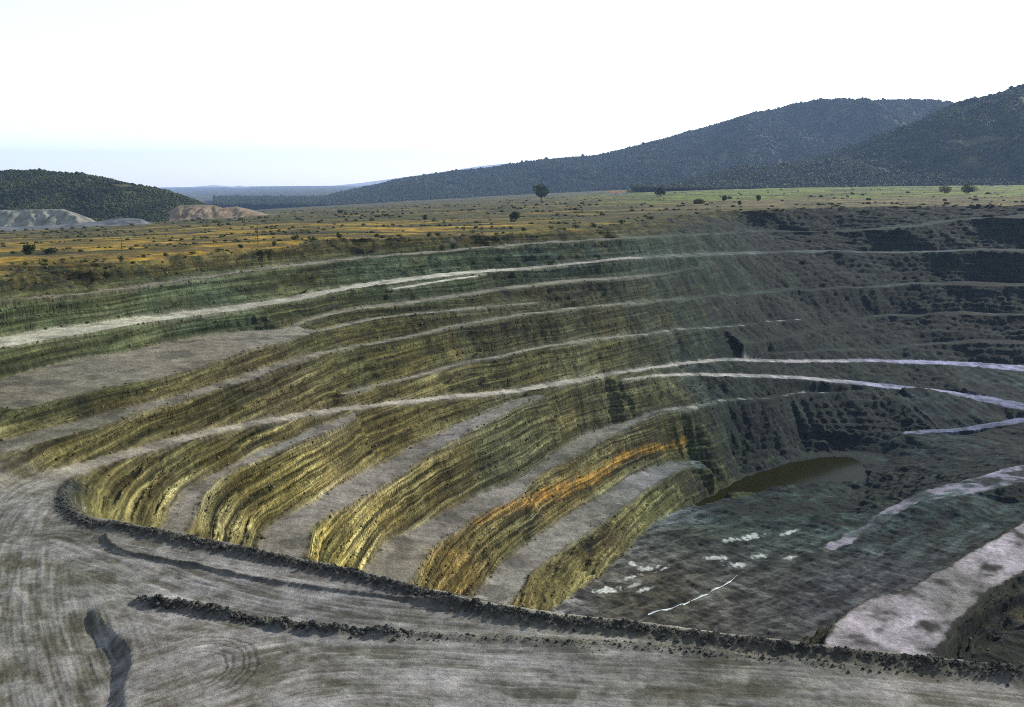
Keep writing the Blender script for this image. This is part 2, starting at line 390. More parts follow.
rightm = sstep(0.06, 0.32, TT) * sstep(240, 330, YY) * (1 - plainm)      # the rough side of the pit, opposite the benches
rough_floor = sstep(-100, -112, z0) * flat * (1 - np.clip(rd * 2.6, 0, 1))

z = z0.copy()
# layered rock: small ledges along the bedding
bed = z0 + 0.02 * XX + 0.9 * pn(XX / 75, YY / 75) + 0.2 * pn(XX / 8, YY / 8)
for per, amp in ((2.9, 0.85), (1.15, 0.75)):
    q = bed / per; fr = q - np.floor(q)
    z += soft * (1 - near) * amp * per * (sstep(0.33, 0.67, fr) - fr) * (1 - 0.5 * rightm)
# gullies and slumped lumps on the faces
along = XX * 0.8 + YY * 0.6
rid = 1 - np.abs(fbm(WX / 7, WY / 7, 3)) * 1.6
z += inner * (0.12 + 0.7 * rightm) * (rid - 0.6) * 1.1
z += inner * 0.55 * (1 - 0.5 * rightm) * fbm(along / 3.6, z0 / 1.1, 3, 0.6)
z += inner * 0.7 * fbm(XX / 24, YY / 24, 2)
z -= 1.4 * sstep(0.50, 0.72, pn(XX / 21 + 3.3, YY / 21 + 1.7)) * inner * (YY > 180) * (1 - 0.7 * rightm)
# benches: wheel ruts, windrows, spill
z += flat * (1 - plainm) * (1 - near) * (0.10 * fbm(XX / 3.0, YY / 3.0, 3) + 0.25 * (1 - rd) * fbm(XX / 11, YY / 11, 3))
z += (1 - near) * flat * (1 - np.clip(rd * 1.4, 0, 1)) * rightm * (2.6 * fbm(XX / 52, YY / 34, 4, 0.42))
z += (1 - near) * rough_floor * (1 - np.clip(rd * 1.6, 0, 1)) * (0.9 * np.abs(fbm((XX * 0.85 + YY * 0.5) / 9, (YY * 0.85 - XX * 0.5) / 26, 3)) + 0.25 * fbm(XX / 2.2, YY / 2.2, 2))
z += inner * rightm * 2.6 * fbm(XX / 44, YY / 30, 4, 0.4)
# plain: gentle swells, broken ground along the rim
rim = np.exp(-np.clip(YY - Yp, 0, None) / 60.0)
z += plainm * (0.8 * fbm(XX / 60, YY / 60, 3) + rim * 0.9 * fbm(XX / 12, YY / 12, 3)) * (YY < 3000)
z += (1 - plainm) * sstep(-34, -27, z0) * (1 - near) * 1.0 * fbm(XX / 14, YY / 14, 3)

# --- near platform: safety berm, rubble windrow, ruts
def wline(pts, dz=0.0, step=6):
    return np.array([unproj(a, b, c + dz) for a, b, c in catmull(pts, step)])
sel = np.where((YY > 70) & (YY < 170) & (np.abs(TT) < 0.75))[0]
sx, sy = XX[sel], YY[sel]
F_ridge = wline(F_px, 1.0)
dF, sgF, alF = poly_dist(sx, sy, F_ridge)
kF = np.interp(alF, [0, 8, 25, 45, 400], [0.5, 0.7, 0.55, 1.0, 1.0])
lump = 1 + 0.35 * pn(alF / 1.7, alF * 0 + 2.2) + 0.35 * pn(alF / 5.1, alF * 0 + 7.2)
z[sel] += (0.78 * kF * lump * np.exp(-(dF / 1.15) ** 2)).astype(np.float32)
bermm = np.zeros_like(z); bermm[sel] = np.exp(-(dF / 1.6) ** 2)
S2_ridge = wline([(140, 600, -49.2)] + S2[1:], 0.4)
d2, sg2, al2 = poly_dist(sx, sy, S2_ridge)
k2 = np.interp(al2, [0, 3, 30, 36, 60, 200], [0.5, 1.0, 0.8, 0.45, 0.3, 0.3])
l2 = np.clip(1 + 0.7 * pn(al2 / 1.9, al2 * 0 + 4.4) + 0.5 * pn(al2 / 6.3, al2 * 0 + 1.2), 0.15, 2)
wig = 0.5 * pn(sx / 3, sy / 3)
z[sel] += (0.85 * k2 * l2 * np.exp(-((d2 + wig) / 0.85) ** 2)).astype(np.float32)
bermm[sel] = np.maximum(bermm[sel], k2 * np.exp(-(d2 / 1.2) ** 2))
S1_ridge = wline(S1[1:] + [(560, 620, -49.6), (640, 631, -49.8)], 0.2)
d1, sg1, al1 = poly_dist(sx, sy, S1_ridge)
k1 = np.interp(al1, [0, 4, 55, 80], [1.0, 1.0, 0.7, 0.0]) * (1 + 0.3 * pn(al1 / 2.3, al1 * 0 + 3.3))
z[sel] += (0.42 * k1 * np.exp(-(d1 / 0.30) ** 2)).astype(np.float32)
bermm[sel] = np.maximum(bermm[sel], 0.7 * k1 * np.exp(-(d1 / 0.5) ** 2))
# tracks: long streaks that follow the traffic
guides = [[(40, 760), (20, 680), (12, 600), (22, 540), (55, 490), (110, 462), (180, 442)],
          [(20, 540), (60, 535), (110, 552), (200, 583), (330, 610), (500, 628), (760, 648), (1080, 684)],
          [(140, 720), (300, 668), (520, 662), (760, 672), (1080, 700)],
          [(115, 540), (200, 556), (330, 579), (480, 604)]]
num = np.zeros_like(sx); den = np.zeros_like(sx) + 1e-6; fine = np.zeros_like(sx)
for gi, g in enumerate(guides):
    gp = np.array([unproj(a, b, -50) for a, b, _ in catmull([(a, b, 0) for a, b in g], 10)])
    d, sg, al = poly_dist(sx, sy, gp)
    v = d * sg
    st = 0.8 * pn(v / 0.9 + 13 * gi, al / 9.0) + 0.7 * pn(v / 0.34 + 5 * gi, al / 6.0) + 0.7 * pn(v / 2.6, al / 22.0 + 3)
    w = 1 / (1 + (d / 2.5) ** 2) ** 2.5
    num += w * st; den += w
streak = np.zeros_like(z); streak[sel] = num / den
plat = np.zeros_like(z)
plat[sel] = near[sel] * (1 - np.clip(bermm[sel] * 1.5, 0, 1)) * (z0[sel] > -53.5)
z += plat * (0.10 * streak + 0.04 * fbm(XX / 1.6, YY / 1.6, 3))
# turning circle left by a loader
cx, cy = unproj(196, 668, -48.7)
rr = np.hypot((XX - cx), (YY - cy) * 0.9)
ang = np.arctan2(YY - cy, XX - cx)
turn = np.zeros_like(z)
for r0 in (2.9, 3.5, 4.6, 5.2, 6.0):
    turn += np.exp(-((rr - r0 + 0.25 * pn(XX / 2, YY / 2)) / 0.13) ** 2) * sstep(1.9, 1.2, np.abs(ang - 0.55)) * (YY < 140)
z -= 0.09 * np.clip(turn, 0, 1)
z += (bermm * 0.22 * fbm(XX / 0.7, YY / 0.7, 2, 0.7)).astype(np.float32)
# pond bed and shallow puddle hollows on the floor
POND_Z = -131.85
pond_px = [(692, 505), (712, 495), (738, 481), (768, 470), (800, 461), (830, 457.5), (856, 460), (866, 468), (869, 480), (832, 485), (790, 489), (750, 493), (716, 502), (700, 508)]
pond_xy = np.array([unproj(a, b, POND_Z) for a, b, _ in catmull([(a, b, 0) for a, b in pond_px + pond_px[:1]], 6)])
def inside(X, Y, poly):
    r = np.zeros(X.shape, bool); n = len(poly)
    for i in range(n):
        x1, y1 = poly[i]; x2, y2 = poly[(i + 1) % n]
        if y1 == y2: continue
        c = ((y1 > Y) != (y2 > Y)) & (X < (x2 - x1) * (Y - y1) / (y2 - y1) + x1)
        r ^= c
    return r
s3 = np.where((YY > 330) & (YY < 470) & (TT > 0.15) & (TT < 0.45))[0]
ins = inside(XX[s3], YY[s3], pond_xy)
dP, _, _ = poly_dist(XX[s3], YY[s3], pond_xy)
sd_ = np.where(ins, -dP, dP) + 1.2 * pn(XX[s3] / 9, YY[s3] / 9)
z[s3] = np.where(sd_ < 0, np.minimum(z[s3], POND_Z - 0.25 + 0.1 * sd_), np.maximum(z[s3], POND_Z + np.minimum(0.25, sd_ * 0.1)))
PUDDLES = [(605, 591, 14, 3.6, -.12), (630, 578, 13, 1.8, -.3), (646, 569, 13, 2.6, -.12), (664, 569, 7, 1.6, -.5), (633, 586, 9, 2.2, -.5), (644, 590, 9, 2.4, -.35), (632, 564, 4, 2.4, 0), (730, 540, 9, 2.6, -.1), (750, 536, 14, 3.6, -.2),
           (716, 558.5, 12, 2.4, -.05), (735, 565, 14, 2.6, .1), (761, 556, 13, 2.8, -.15), (788, 533, 9, 2.2, -.2), (791, 558, 6, 2, -.1)]
PUD = []
for i, (a, b, w_, h_, an) in enumerate(PUDDLES):
    x, y, zz = hit(a, b)
    out = []
    for k in range(36):
        th = 2 * math.pi * k / 36
        r_ = 1 + 0.75 * float(pn(np.float32(math.cos(th) * 1.7 + i * 3.1), np.float32(math.sin(th) * 1.7))) + 0.25 * float(pn(np.float32(math.cos(th) * 4 + i), np.float32(math.sin(th) * 4)))
        u_, v_ = 0.85 * w_ * r_ * math.cos(th), 0.7 * h_ * r_ * math.sin(th)
        out.append(unproj(a + u_ * math.cos(an) - v_ * math.sin(an), b + u_ * math.sin(an) + v_ * math.cos(an), zz))
    out = np.array(out)
    PUD.append((out, zz))
    s4 = np.where((np.abs(XX - x) < 22) & (np.abs(YY - y) < 22))[0]
    dd, _, _ = poly_dist(XX[s4], YY[s4], np.vstack([out, out[:1]]))
    dd[inside(XX[s4], YY[s4], out)] = 0
    k_ = sstep(3.0, 0.4, dd)
    z[s4] = z[s4] * (1 - 0.6 * k_) + zz * 0.6 * k_
# rise to the bank the photographer stands on
z = np.where(YY < 75, np.maximum(-50 + (72 - np.minimum(YY, 72)) * 0.56, -50.1), z).astype(np.float32)
z = np.where(YY < 20, np.minimum(z, -2.2), z)

# ------------------------------------------------------------------ ground colours (rock, clay and grass, with some sunlight and shade painted in)
def idw(sw, n):
    """smooth blend of colour samples over the place"""
    lx = TT * 6.0; ly = np.log(np.maximum(YY, 10)) * 5.0
    acc = np.zeros((len(XX), n), np.float32); wsum = np.zeros(len(XX), np.float32)
    for px, py, *c in sw:
        x, y, _ = hit(px, py)
        d2 = (lx - x / y * 6.0) ** 2 + (ly - math.log(y) * 5.0) ** 2
        w = 1 / (d2 + 0.012) ** 2
        acc += w[:, None] * np.array(c, np.float32); wsum += w
    return acc / wsum[:, None]

SW_SLOPE = [(30, 320, .17, .18, .085, .1), (200, 298, .17, .185, .10, .1), (400, 268, .15, .17, .10, .1), (560, 252, .11, .135, .095, .1), (650, 245, .09, .11, .085, .1),
            (60, 360, .17, .15, .05, .2), (230, 318, .15, .15, .065, .2), (80, 400, .17, .135, .04, .3), (330, 340, .16, .14, .045, .2), (460, 308, .13, .13, .055, .2), (600, 290, .09, .095, .055, .1),
            (100, 445, .34, .27, .085, .6), (200, 410, .29, .225, .07, .5), (280, 385, .25, .19, .075, .4), (400, 355, .14, .115, .03, .3), (500, 335, .10, .09, .03, .2), (600, 322, .085, .085, .04, .1),
            (600, 352, .15, .15, .07, .1), (430, 385, .22, .19, .07, .2), (120, 480, .24, .175, .045, .3), (220, 450, .14, .11, .025, .2), (140, 505, .38, .29, .08, .6),
            (270, 480, .22, .18, .05, .9), (220, 510, .30, .25, .09, 1.0), (380, 430, .15, .12, .035, .4), (450, 408, .12, .105, .035, .3),
            (350, 530, .36, .29, .09, 1.0), (330, 548, .42, .33, .08, 1.0), (420, 490, .24, .20, .07, .9), (520, 430, .13, .13, .055, .5), (500, 460, .14, .14, .07, .5),
            (450, 560, .24, .165, .04, .9), (560, 500, .17, .135, .045, .8), (640, 450, .13, .11, .045, .6), (560, 575, .25, .21, .07, .5), (650, 512, .20, .175, .065, .4), (700, 488, .15, .13, .05, .4),
            (700, 312, .065, .072, .052, 0), (800, 300, .06, .07, .058, 0), (900, 330, .055, .063, .058, 0), (1000, 350, .07, .06, .03, 0), (800, 240, .06, .068, .06, 0), (950, 240, .085, .095, .085, 0),  # right wall: dark marl, with its shade taken into the colour
            (720, 390, .065, .072, .068, 0), (850, 410, .06, .07, .062, 0), (760, 455, .075, .078, .05, .1), (960, 410, .075, .078, .075, 0), (960, 275, .06, .065, .05, 0), (990, 622, .045, .05, .038, 0), (930, 560, .08, .08, .075, 0), (760, 610, .08, .078, .06, 0), (860, 560, .075, .078, .07, 0), (940, 470, .07, .075, .07, 0)]
SW_FLAT = [(560, 624, .40, .385, .29), (620, 633, .40, .385, .29), (760, 648, .38, .36, .27), (840, 655, .3, .29, .22), (560, 652, .19, .19, .165), (640, 657, .19, .19, .165), (780, 668, .2, .2, .17), (860, 676, .22, .215, .17), (50, 400, .22, .21, .165), (200, 355, .23, .22, .175), (100, 420, .19, .19, .15), (60, 430, .2, .2, .16), (560, 315, .24, .25, .2), (350, 326, .26, .26, .21), (200, 492, .27, .26, .23), (300, 440, .25, .25, .24),  # leading swatches: sunlit strip behind the windrow painted pale, darker ground below it
           (350, 490, .27, .26, .245), (470, 428, .31, .30, .29), (400, 560, .24, .23, .19), (470, 512, .17, .165, .15), (570, 455, .17, .18, .16), (620, 428, .3, .3, .27), (505, 590, .29, .29, .27), (560, 540, .28, .28, .26),
           (650, 478, .27, .26, .28), (700, 540, .11, .105, .08), (640, 590, .10, .09, .06), (760, 560, .09, .088, .075), (850, 500, .085, .09, .07), (900, 530, .075, .083, .078), (860, 580, .08, .083, .085), (760, 510, .10, .10, .085),
           (1010, 625, .04, .045, .035), (985, 640, .04, .045, .035), (800, 255, .1, .11, .10), (900, 260, .12, .13, .115), (950, 300, .07, .08, .085), (850, 345, .08, .09, .095), (720, 270, .11, .12, .1), (900, 450, .07, .08, .075),
           (820, 400, .07, .078, .072), (960, 445, .075, .08, .085), (30, 600, .25, .24, .185), (60, 520, .25, .24, .195), (300, 573, .31, .29, .255), (300, 605, .24, .235, .21), (200, 660, .34, .31, .26), (500, 660, .28, .27, .24),
           (700, 690, .25, .24, .205), (900, 690, .31, .29, .235), (650, 638, .37, .35, .265), (700, 662, .18, .18, .15)]
SW_ROAD = [(560, 624, .40, .385, .29), (620, 633, .40, .385, .29), (760, 648, .38, .36, .27), (840, 655, .3, .29, .22), (560, 652, .19, .19, .165), (640, 657, .19, .19, .165), (780, 668, .2, .2, .17), (860, 676, .22, .215, .17), (300, 415, .30, .29, .25), (150, 448, .28, .27, .23), (500, 391, .36, .35, .32), (650, 367, .36, .36, .36), (800, 361, .33, .33, .37), (1000, 367, .27, .28, .46), (900, 388, .27, .28, .43), (100, 326, .44, .45, .37),  # same pale swatches paint sunlight onto the strip along the berm
           (440, 276, .47, .49, .43), (440, 372, .34, .34, .3), (620, 337, .26, .27, .25), (940, 487, .22, .22, .29), (1010, 472, .23, .23, .32), (900, 620, .42, .40, .46), (860, 625, .42, .40, .45), (1000, 555, .42, .40, .46), (938, 590, .22, .215, .23), (955, 596, .2, .2, .2), (880, 615, .34, .32, .35),
           (980, 424, .14, .16, .28), (30, 600, .25, .24, .185), (60, 520, .25, .24, .195), (300, 573, .31, .29, .255), (300, 605, .24, .235, .21), (200, 660, .34, .31, .26), (500, 660, .28, .27, .24), (700, 690, .25, .24, .205),
           (900, 690, .31, .29, .235), (650, 638, .37, .35, .265), (700, 662, .18, .18, .15)]
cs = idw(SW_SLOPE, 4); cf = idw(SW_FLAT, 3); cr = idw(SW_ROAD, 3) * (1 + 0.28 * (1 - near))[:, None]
rightlow = (TT > 0.2) & (z0 < -80) & (YY < 420) & (YY > 245)
rwv = sstep(0.40, 0.80, rd + np.where(rightlow, 0.6, np.where((TT > 0.25) & (z0 < -80), 0.4, 0.22)) * (fbm(XX / 6, YY / 6, 3) - 0.1))
wear = sstep(-0.35, 0.25, fbm(XX / 9, YY / 9, 3))
rwv = rwv * np.where((z0 > -60) & (YY > 480), np.where(TT > 0.08, 0.05 + 0.25 * wear, 0.45 + 0.3 * wear), 1.0)
rightlow = (TT > 0.2) & (z0 < -80) & (YY < 420) & (YY > 245)
rwv = rwv * np.where(rightlow, 0.30 + 0.70 * wear, 0.75 + 0.25 * wear)
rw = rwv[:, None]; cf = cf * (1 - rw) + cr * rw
strat = np.clip(0.5 + 0.9 * pn(bed * 0.62, XX / 120 + 0.3) + 0.6 * pn(bed * 1.9 + 7, XX / 70), 0, 1)
amt = cs[:, 3] * (0.75 + 0.6 * pn(XX / 15, YY / 15))
dark = cs[:, :3] * np.array([.38, .40, .42], np.float32); pale = np.clip(cs[:, :3] * np.array([2.2, 2.3, 2.9], np.float32), 0, .8)
ct = np.where((strat < 0.5)[:, None], dark + (cs[:, :3] - dark) * (strat * 2)[:, None], cs[:, :3] + (pale - cs[:, :3]) * (strat * 2 - 1)[:, None])
slope_c = cs[:, :3] * (1 - np.clip(amt, 0, 1))[:, None] + ct * np.clip(amt, 0, 1)[:, None]
mott = 1 + 0.42 * fbm(along / 7, z0 / 1.9, 3) + 0.22 * pn(XX / 31, YY / 31)
slope_c = slope_c * mott[:, None]
ochre = sstep(0.15, 0.6, fbm(XX / 17 + 8, YY / 17, 3)) * (1 - rightm)
slope_c = slope_c * (1 - 0.25 * ochre[:, None]) + 0.25 * ochre[:, None] * np.array([.24, .16, .035], np.float32)
stc = steep * (1 - near * (z0 > -50.7))
col = slope_c * stc[:, None] + cf * (1 - stc)[:, None] * (1 + 0.20 * fbm(XX / 4, YY / 4, 3))[:, None]
edge = np.where(pitm, 1 - samp(FB, WX, WY), 0) * (1 - stc) * (1 - plainm) * (1 - near)
tal = np.clip(edge * 1.3 * (0.5 + 0.9 * fbm(XX / 5 + 2, YY / 5, 3)), 0, 0.75) * (1 - 0.6 * rwv)
col = col * (1 - tal[:, None]) + tal[:, None] * slope_c * 0.9
wet = sstep(0.1, 0.55, fbm(XX / 12 + 31, YY / 12, 3)) * (1 - stc) * (1 - plainm) * (1 - near) * 0.38
col *= (1 - wet)[:, None]
# orange ironstone seam low in the bench face
ob = np.array([hit(a, b) for a, b, _ in catmull([(452, 540, 0), (480, 520, 0), (512, 506, 0), (562, 491, 0), (594, 476, 0), (619, 459, 0), (652, 448, 0), (674, 443, 0)], 8)])
s2 = np.where((YY > 220) & (YY < 420) & (np.abs(TT) < 0.25))[0]
bd = np.full(len(s2), 1e9); bz = np.zeros(len(s2)); bt = np.zeros(len(s2))
for i, (a, b, c) in enumerate(ob):
    d = (XX[s2] - a) ** 2 + (YY[s2] - b) ** 2; m = d < bd; bd[m] = d[m]; bz[m] = c; bt[m] = i / len(ob)
om = np.zeros_like(z)
om[s2] = np.exp(-((z0[s2] - bz + 0.5 * pn(XX[s2] / 5, YY[s2] / 5)) / 1.5) ** 2) * (bd < 90) * sstep(0.0, 0.35, bt) * (0.65 + 0.6 * pn(XX[s2] / 4 + 9, YY[s2] / 4))
om = np.clip(om, 0, 1) * steep
col = col * (1 - om[:, None]) + om[:, None] * np.array([.78, .38, .03], np.float32)
# grey platform: pale dust and dark damp streaks along the tracks
tt_ = np.clip(0.46 + 0.55 * streak + 0.55 * fbm(XX / 9 + 3, YY / 5, 4, 0.6), 0, 1)
gl = col.mean(1, keepdims=True)
lo_ = col * np.array([.50, .505, .475], np.float32); hi_ = (0.45 * col + 0.55 * gl) * np.array([1.52, 1.49, 1.56], np.float32)
mixp = lo_ * (1 - tt_)[:, None] + hi_ * tt_[:, None]
col = col * (1 - plat)[:, None] + mixp * plat[:, None]
dust = plat * sstep(0.25, 0.75, fbm(XX / 5 + 20, YY / 5, 4)) * 0.55
col = col * (1 - dust[:, None]) + dust[:, None] * np.array([.42, .41, .39], np.float32)
col *= (1 - 0.45 * np.clip(turn, 0, 1))[:, None]
bm = np.clip(bermm, 0, 1)
col = col * (1 - bm[:, None]) + bm[:, None] * (np.array([.095, .095, .082], np.float32) * (1 + 0.6 * fbm(XX / 1.2, YY / 1.2, 2))[:, None])
# pale mineral crust left by evaporated puddles
salt = np.zeros_like(z)
for (a, b, w_, h_, an) in PUDDLES:
    x, y, zz = hit(a, b)
    s4 = np.where((np.abs(XX - x) < 16) & (np.abs(YY - y) < 16))[0]
    e1 = np.array(unproj(a + w_ * math.cos(an), b + w_ * math.sin(an), zz)) - (x, y); e2 = np.array(unproj(a - h_ * math.sin(an), b + h_ * math.cos(an), zz)) - (x, y)
    iv = np.linalg.inv(np.array([e1, e2]).T); q = np.stack([XX[s4] - x, YY[s4] - y]); uv = iv @ q
    rr_ = np.hypot(uv[0], uv[1]) + 0.75 * fbm(XX[s4] / 2.1, YY[s4] / 4.5, 4, 0.6)
    salt[s4] = np.maximum(salt[s4], 0.85 * sstep(1.15, 0.3, rr_))
col = col * (1 - salt[:, None]) + salt[:, None] * np.array([.80, .86, .84], np.float32)
# damp and salt stains on the floor
st = rough_floor * (1 - np.clip(rd * 1.6, 0, 1)) * sstep(0.1, 0.6, fbm((XX + YY * .6) / 7, (YY - XX * .6) / 25, 3)) * 0.5 * (1 - near)
col = col * (1 - st[:, None]) + st[:, None] * np.array([.20, .20, .17], np.float32)
# plain: straw, olive scrub, a few green fields, bare brown patches
g1 = fbm(XX / 120, YY / 60, 4); g2 = fbm(XX / 95 + 50, YY / 34, 4); g3 = fbm(XX / 160 + 9, YY / 420, 3)
straw = np.array([.60, .40, .06], np.float32); olive = np.array([.115, .12, .035], np.float32); green = np.array([.25, .34, .05], np.float32); brown = np.array([.17, .13, .075], np.float32); dk = np.array([.055, .062, .024], np.float32)
leftg = sstep(0.12, -0.12, TT) * sstep(1000, 420, YY)
pc = np.repeat(olive[None], len(XX), 0)
def mixin(base, c, w): return base * (1 - w[:, None]) + w[:, None] * c
pc = mixin(pc, straw, np.clip(leftg * sstep(-0.25, 0.35, g1 + 0.25) + 0.55 * sstep(0.2, 0.6, g1), 0, 1))
pc = mixin(pc, green, sstep(0.0, 0.22, TT) * sstep(1050, 1350, YY) * sstep(-0.7, 0.0, g3) * 0.95)
pc = mixin(pc, brown, sstep(0.1, 0.5, g2) * 0.6 * (1 - 0.8 * sstep(0.0, 0.22, TT) * sstep(1050, 1350, YY)))
pc = mixin(pc, np.array([.27, .22, .12], np.float32), sstep(0.12, 0.25, TT) * sstep(0.62, 0.45, TT) * sstep(780, 900, YY) * sstep(1300, 1150, YY) * 0.7)
pc = mixin(pc, dk, sstep(0.0, 0.35, -g2) * 0.78)
pc = mixin(pc, dk * 1.4, sstep(0.0, 0.5, fbm(XX / 30, YY / 22, 4)) * 0.4)
pc *= (0.82 + 0.35 * fbm(XX / 7, YY / 12, 3))[:, None]
scarp = (1 - plainm) * sstep(-33, -27, z0) * (1 - near)
scc = 1.0 * mixin(np.repeat(np.array([[.20, .135, .04]], np.float32), len(XX), 0), dk, 0.75 * sstep(-0.1, 0.5, fbm(XX / 8, YY / 8, 3)))
scarp *= np.clip(1 - rightm * 0.5, 0, 1) * np.where(rd > 0.22, 0.0, 1.0)
col = mixin(col, scc, np.clip(scarp, 0, 1))
col = mixin(col, pc, plainm)
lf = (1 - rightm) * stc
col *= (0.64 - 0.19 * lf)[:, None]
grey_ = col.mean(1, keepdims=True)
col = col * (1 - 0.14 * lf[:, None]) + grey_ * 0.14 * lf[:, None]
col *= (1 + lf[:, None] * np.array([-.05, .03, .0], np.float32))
col *= (1 + 0.22 * near * (1 - bm))[:, None] * (1 + near[:, None] * np.array([-.05, -.01, .03], np.float32))
col *= (1 + (1 - near) * (1 - stc) * (1 - plainm) * 0.16)[:, None] * (1 + (1 - plainm)[:, None] * np.array([.03, .0, -.05], np.float32))
big = fbm(XX / 60 + 4, YY / 38, 4)
col *= (1 + rightm * np.clip(0.75 * big, -0.55, 0.6) * (1 - rwv))[:, None]
col *= (1 - (0.42 + 0.26 * stc) * rightm * (1 - rwv) * (1 - salt))[:, None]  # darkens the right side further, painting in shade its smoothed lumps no longer cast
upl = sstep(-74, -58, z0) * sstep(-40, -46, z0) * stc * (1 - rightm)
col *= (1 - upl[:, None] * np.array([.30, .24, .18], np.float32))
col *= 1 - (rough_floor * (1 - rwv) * (1 - salt))[:, None] * np.array([.26, .20, .10], np.float32)
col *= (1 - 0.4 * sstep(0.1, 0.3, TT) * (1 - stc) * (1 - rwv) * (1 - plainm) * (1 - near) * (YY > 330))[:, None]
col *= 0.86
fl_ = (rough_floor + 0.7 * rightm * (1 - rough_floor)) * (1 - rwv) * (1 - salt) * (1 - near)
col *= (1 + fl_ * np.clip(0.95 * fbm((XX * .8 + YY * .6) / 16, (YY * .8 - XX * .6) / 5, 4, 0.65), -0.6, 1.1))[:, None]
col *= 1 + (rightm * (1 - rwv) * (1 - salt))[:, None] * np.array([-.30, .08, .06], np.float32)
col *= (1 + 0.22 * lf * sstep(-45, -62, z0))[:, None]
alpha = np.clip(stc * (0.5 + 0.7 * np.clip(amt, 0, 1)) * (1 - 0.45 * rightm) * (1 - plainm), 0, 1)
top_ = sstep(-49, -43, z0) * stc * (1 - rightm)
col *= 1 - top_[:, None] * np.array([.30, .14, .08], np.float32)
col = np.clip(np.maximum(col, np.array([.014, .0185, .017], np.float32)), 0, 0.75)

# ------------------------------------------------------------------ materials
def mat_new(name, rough=0.9, spec=0.15):
    m = bpy.data.materials.new(name); m.use_nodes = True
    b = m.node_tree.nodes['Principled BSDF']
    b.inputs['Roughness'].default_value = rough
    b.inputs['Specular IOR Level'].default_value = spec
    return m, m.node_tree, b

def mat_ground(name):
    m, t, b = mat_new(name, 0.95, 0.08)
    N = t.nodes.new; L = t.links.new
    def math_(op, a, b_=None, c=None):
        n = N('ShaderNodeMath'); n.operation = op
        for k, v in enumerate((a, b_, c)):
            if v is None: continue
            if isinstance(v, (int, float)): n.inputs[k].default_value = v
            else: L(v, n.inputs[k])
        return n.outputs[0]
    def noise(vec, scale, detail=5, rough=0.6):
        n = N('ShaderNodeTexNoise'); n.inputs['Scale'].default_value = scale; n.inputs['Detail'].default_value = detail; n.inputs['Roughness'].default_value = rough
        L(vec, n.inputs['Vector']); return n.outputs[0]
    def remap(v, a, b_, c, d):
        n = N('ShaderNodeMapRange'); L(v, n.inputs[0])
        for k, q in enumerate((a, b_, c, d)): n.inputs[k + 1].default_value = q
        return n.outputs[0]
    at = N('ShaderNodeAttribute'); at.attribute_name = 'Col'
    geo = N('ShaderNodeNewGeometry'); P = geo.outputs['Position']
    sep = N('ShaderNodeSeparateXYZ'); L(P, sep.inputs[0])
    n1 = noise(P, 0.9, 8, 0.78); n2 = noise(P, 0.11); n3 = noise(P, 0.018, 2)
    # bedding: thin layers that follow height with a gentle dip and roll
    zb_ = math_('ADD', math_('MULTIPLY_ADD', sep.outputs[0], 0.02, sep.outputs[2]), math_('MULTIPLY', n3, 3.0))
    zb_ = math_('ADD', zb_, math_('MULTIPLY', n1, 0.3))
    cv = N('ShaderNodeCombineXYZ'); L(math_('MULTIPLY', sep.outputs[0], 0.02), cv.inputs[0]); L(math_('MULTIPLY', sep.outputs[1], 0.02), cv.inputs[1]); L(zb_, cv.inputs[2])
    beds = noise(cv.outputs[0], 0.95, 5, 0.7)
    # run-off grooves down the faces
    cg = N('ShaderNodeCombineXYZ'); L(sep.outputs[0], cg.inputs[0]); L(sep.outputs[1], cg.inputs[1]); L(math_('MULTIPLY', sep.outputs[2], 0.12), cg.inputs[2])
    groove = noise(cg.outputs[0], 0.9, 3, 0.7)
    ramp = N('ShaderNodeValToRGB'); e = ramp.color_ramp.elements
    e[0].position = 0.38; e[0].color = (.18, .21, .24, 1); e[1].position = 0.62; e[1].color = (2.7, 2.65, 2.6, 1)
    k = e.new(0.5); k.color = (.92, .92, .9, 1)
    L(beds, ramp.inputs[0])
    mx = N('ShaderNodeMix'); mx.data_type = 'RGBA'; L(at.outputs['Alpha'], mx.inputs[0]); mx.inputs[6].default_value = (1, 1, 1, 1); L(ramp.outputs[0], mx.inputs[7])
    f = math_('MULTIPLY', remap(n1, .3, .7, .5, 1.55), remap(n2, .3, .7, .78, 1.22))
    crack = remap(math_('ABSOLUTE', math_('SUBTRACT', groove, 0.5)), 0.0, 0.035, 0.35, 1.0)
    gmix0 = math_('MULTIPLY_ADD', math_('SUBTRACT', crack, 1.0), at.outputs['Alpha'], 1.0)
    gmix = math_('MULTIPLY_ADD', math_('SUBTRACT', remap(groove, .33, .67, .9, 1.1), 1.0), at.outputs['Alpha'], 1.0)
    f = math_('MULTIPLY', math_('MULTIPLY', f, gmix), gmix0)
    vm = N('ShaderNodeVectorMath'); vm.operation = 'SCALE'; L(at.outputs['Color'], vm.inputs[0]); L(f, vm.inputs['Scale'])
    vx = N('ShaderNodeVectorMath'); vx.operation = 'MULTIPLY'; L(vm.outputs[0], vx.inputs[0]); L(mx.outputs[2], vx.inputs[1])
    L(vx.outputs[0], b.inputs['Base Color'])
    hgt = math_('ADD', n1, math_('MULTIPLY', math_('MULTIPLY_ADD', beds, 2.2, groove), math_('MULTIPLY', at.outputs['Alpha'], 0.9)))
    bp = N('ShaderNodeBump'); bp.inputs['Strength'].default_value = 0.9; bp.inputs['Distance'].default_value = 1.0
    L(hgt, bp.inputs['Height']); L(bp.outputs[0], b.inputs['Normal'])
    return m

M_GROUND = mat_ground('layered_ground')

def tag(o, label=None, cat=None, group=None, kind=None):
    for k, v in (('label', label), ('category', cat), ('group', group), ('kind', kind)):
        if v: o[k] = v
    return o

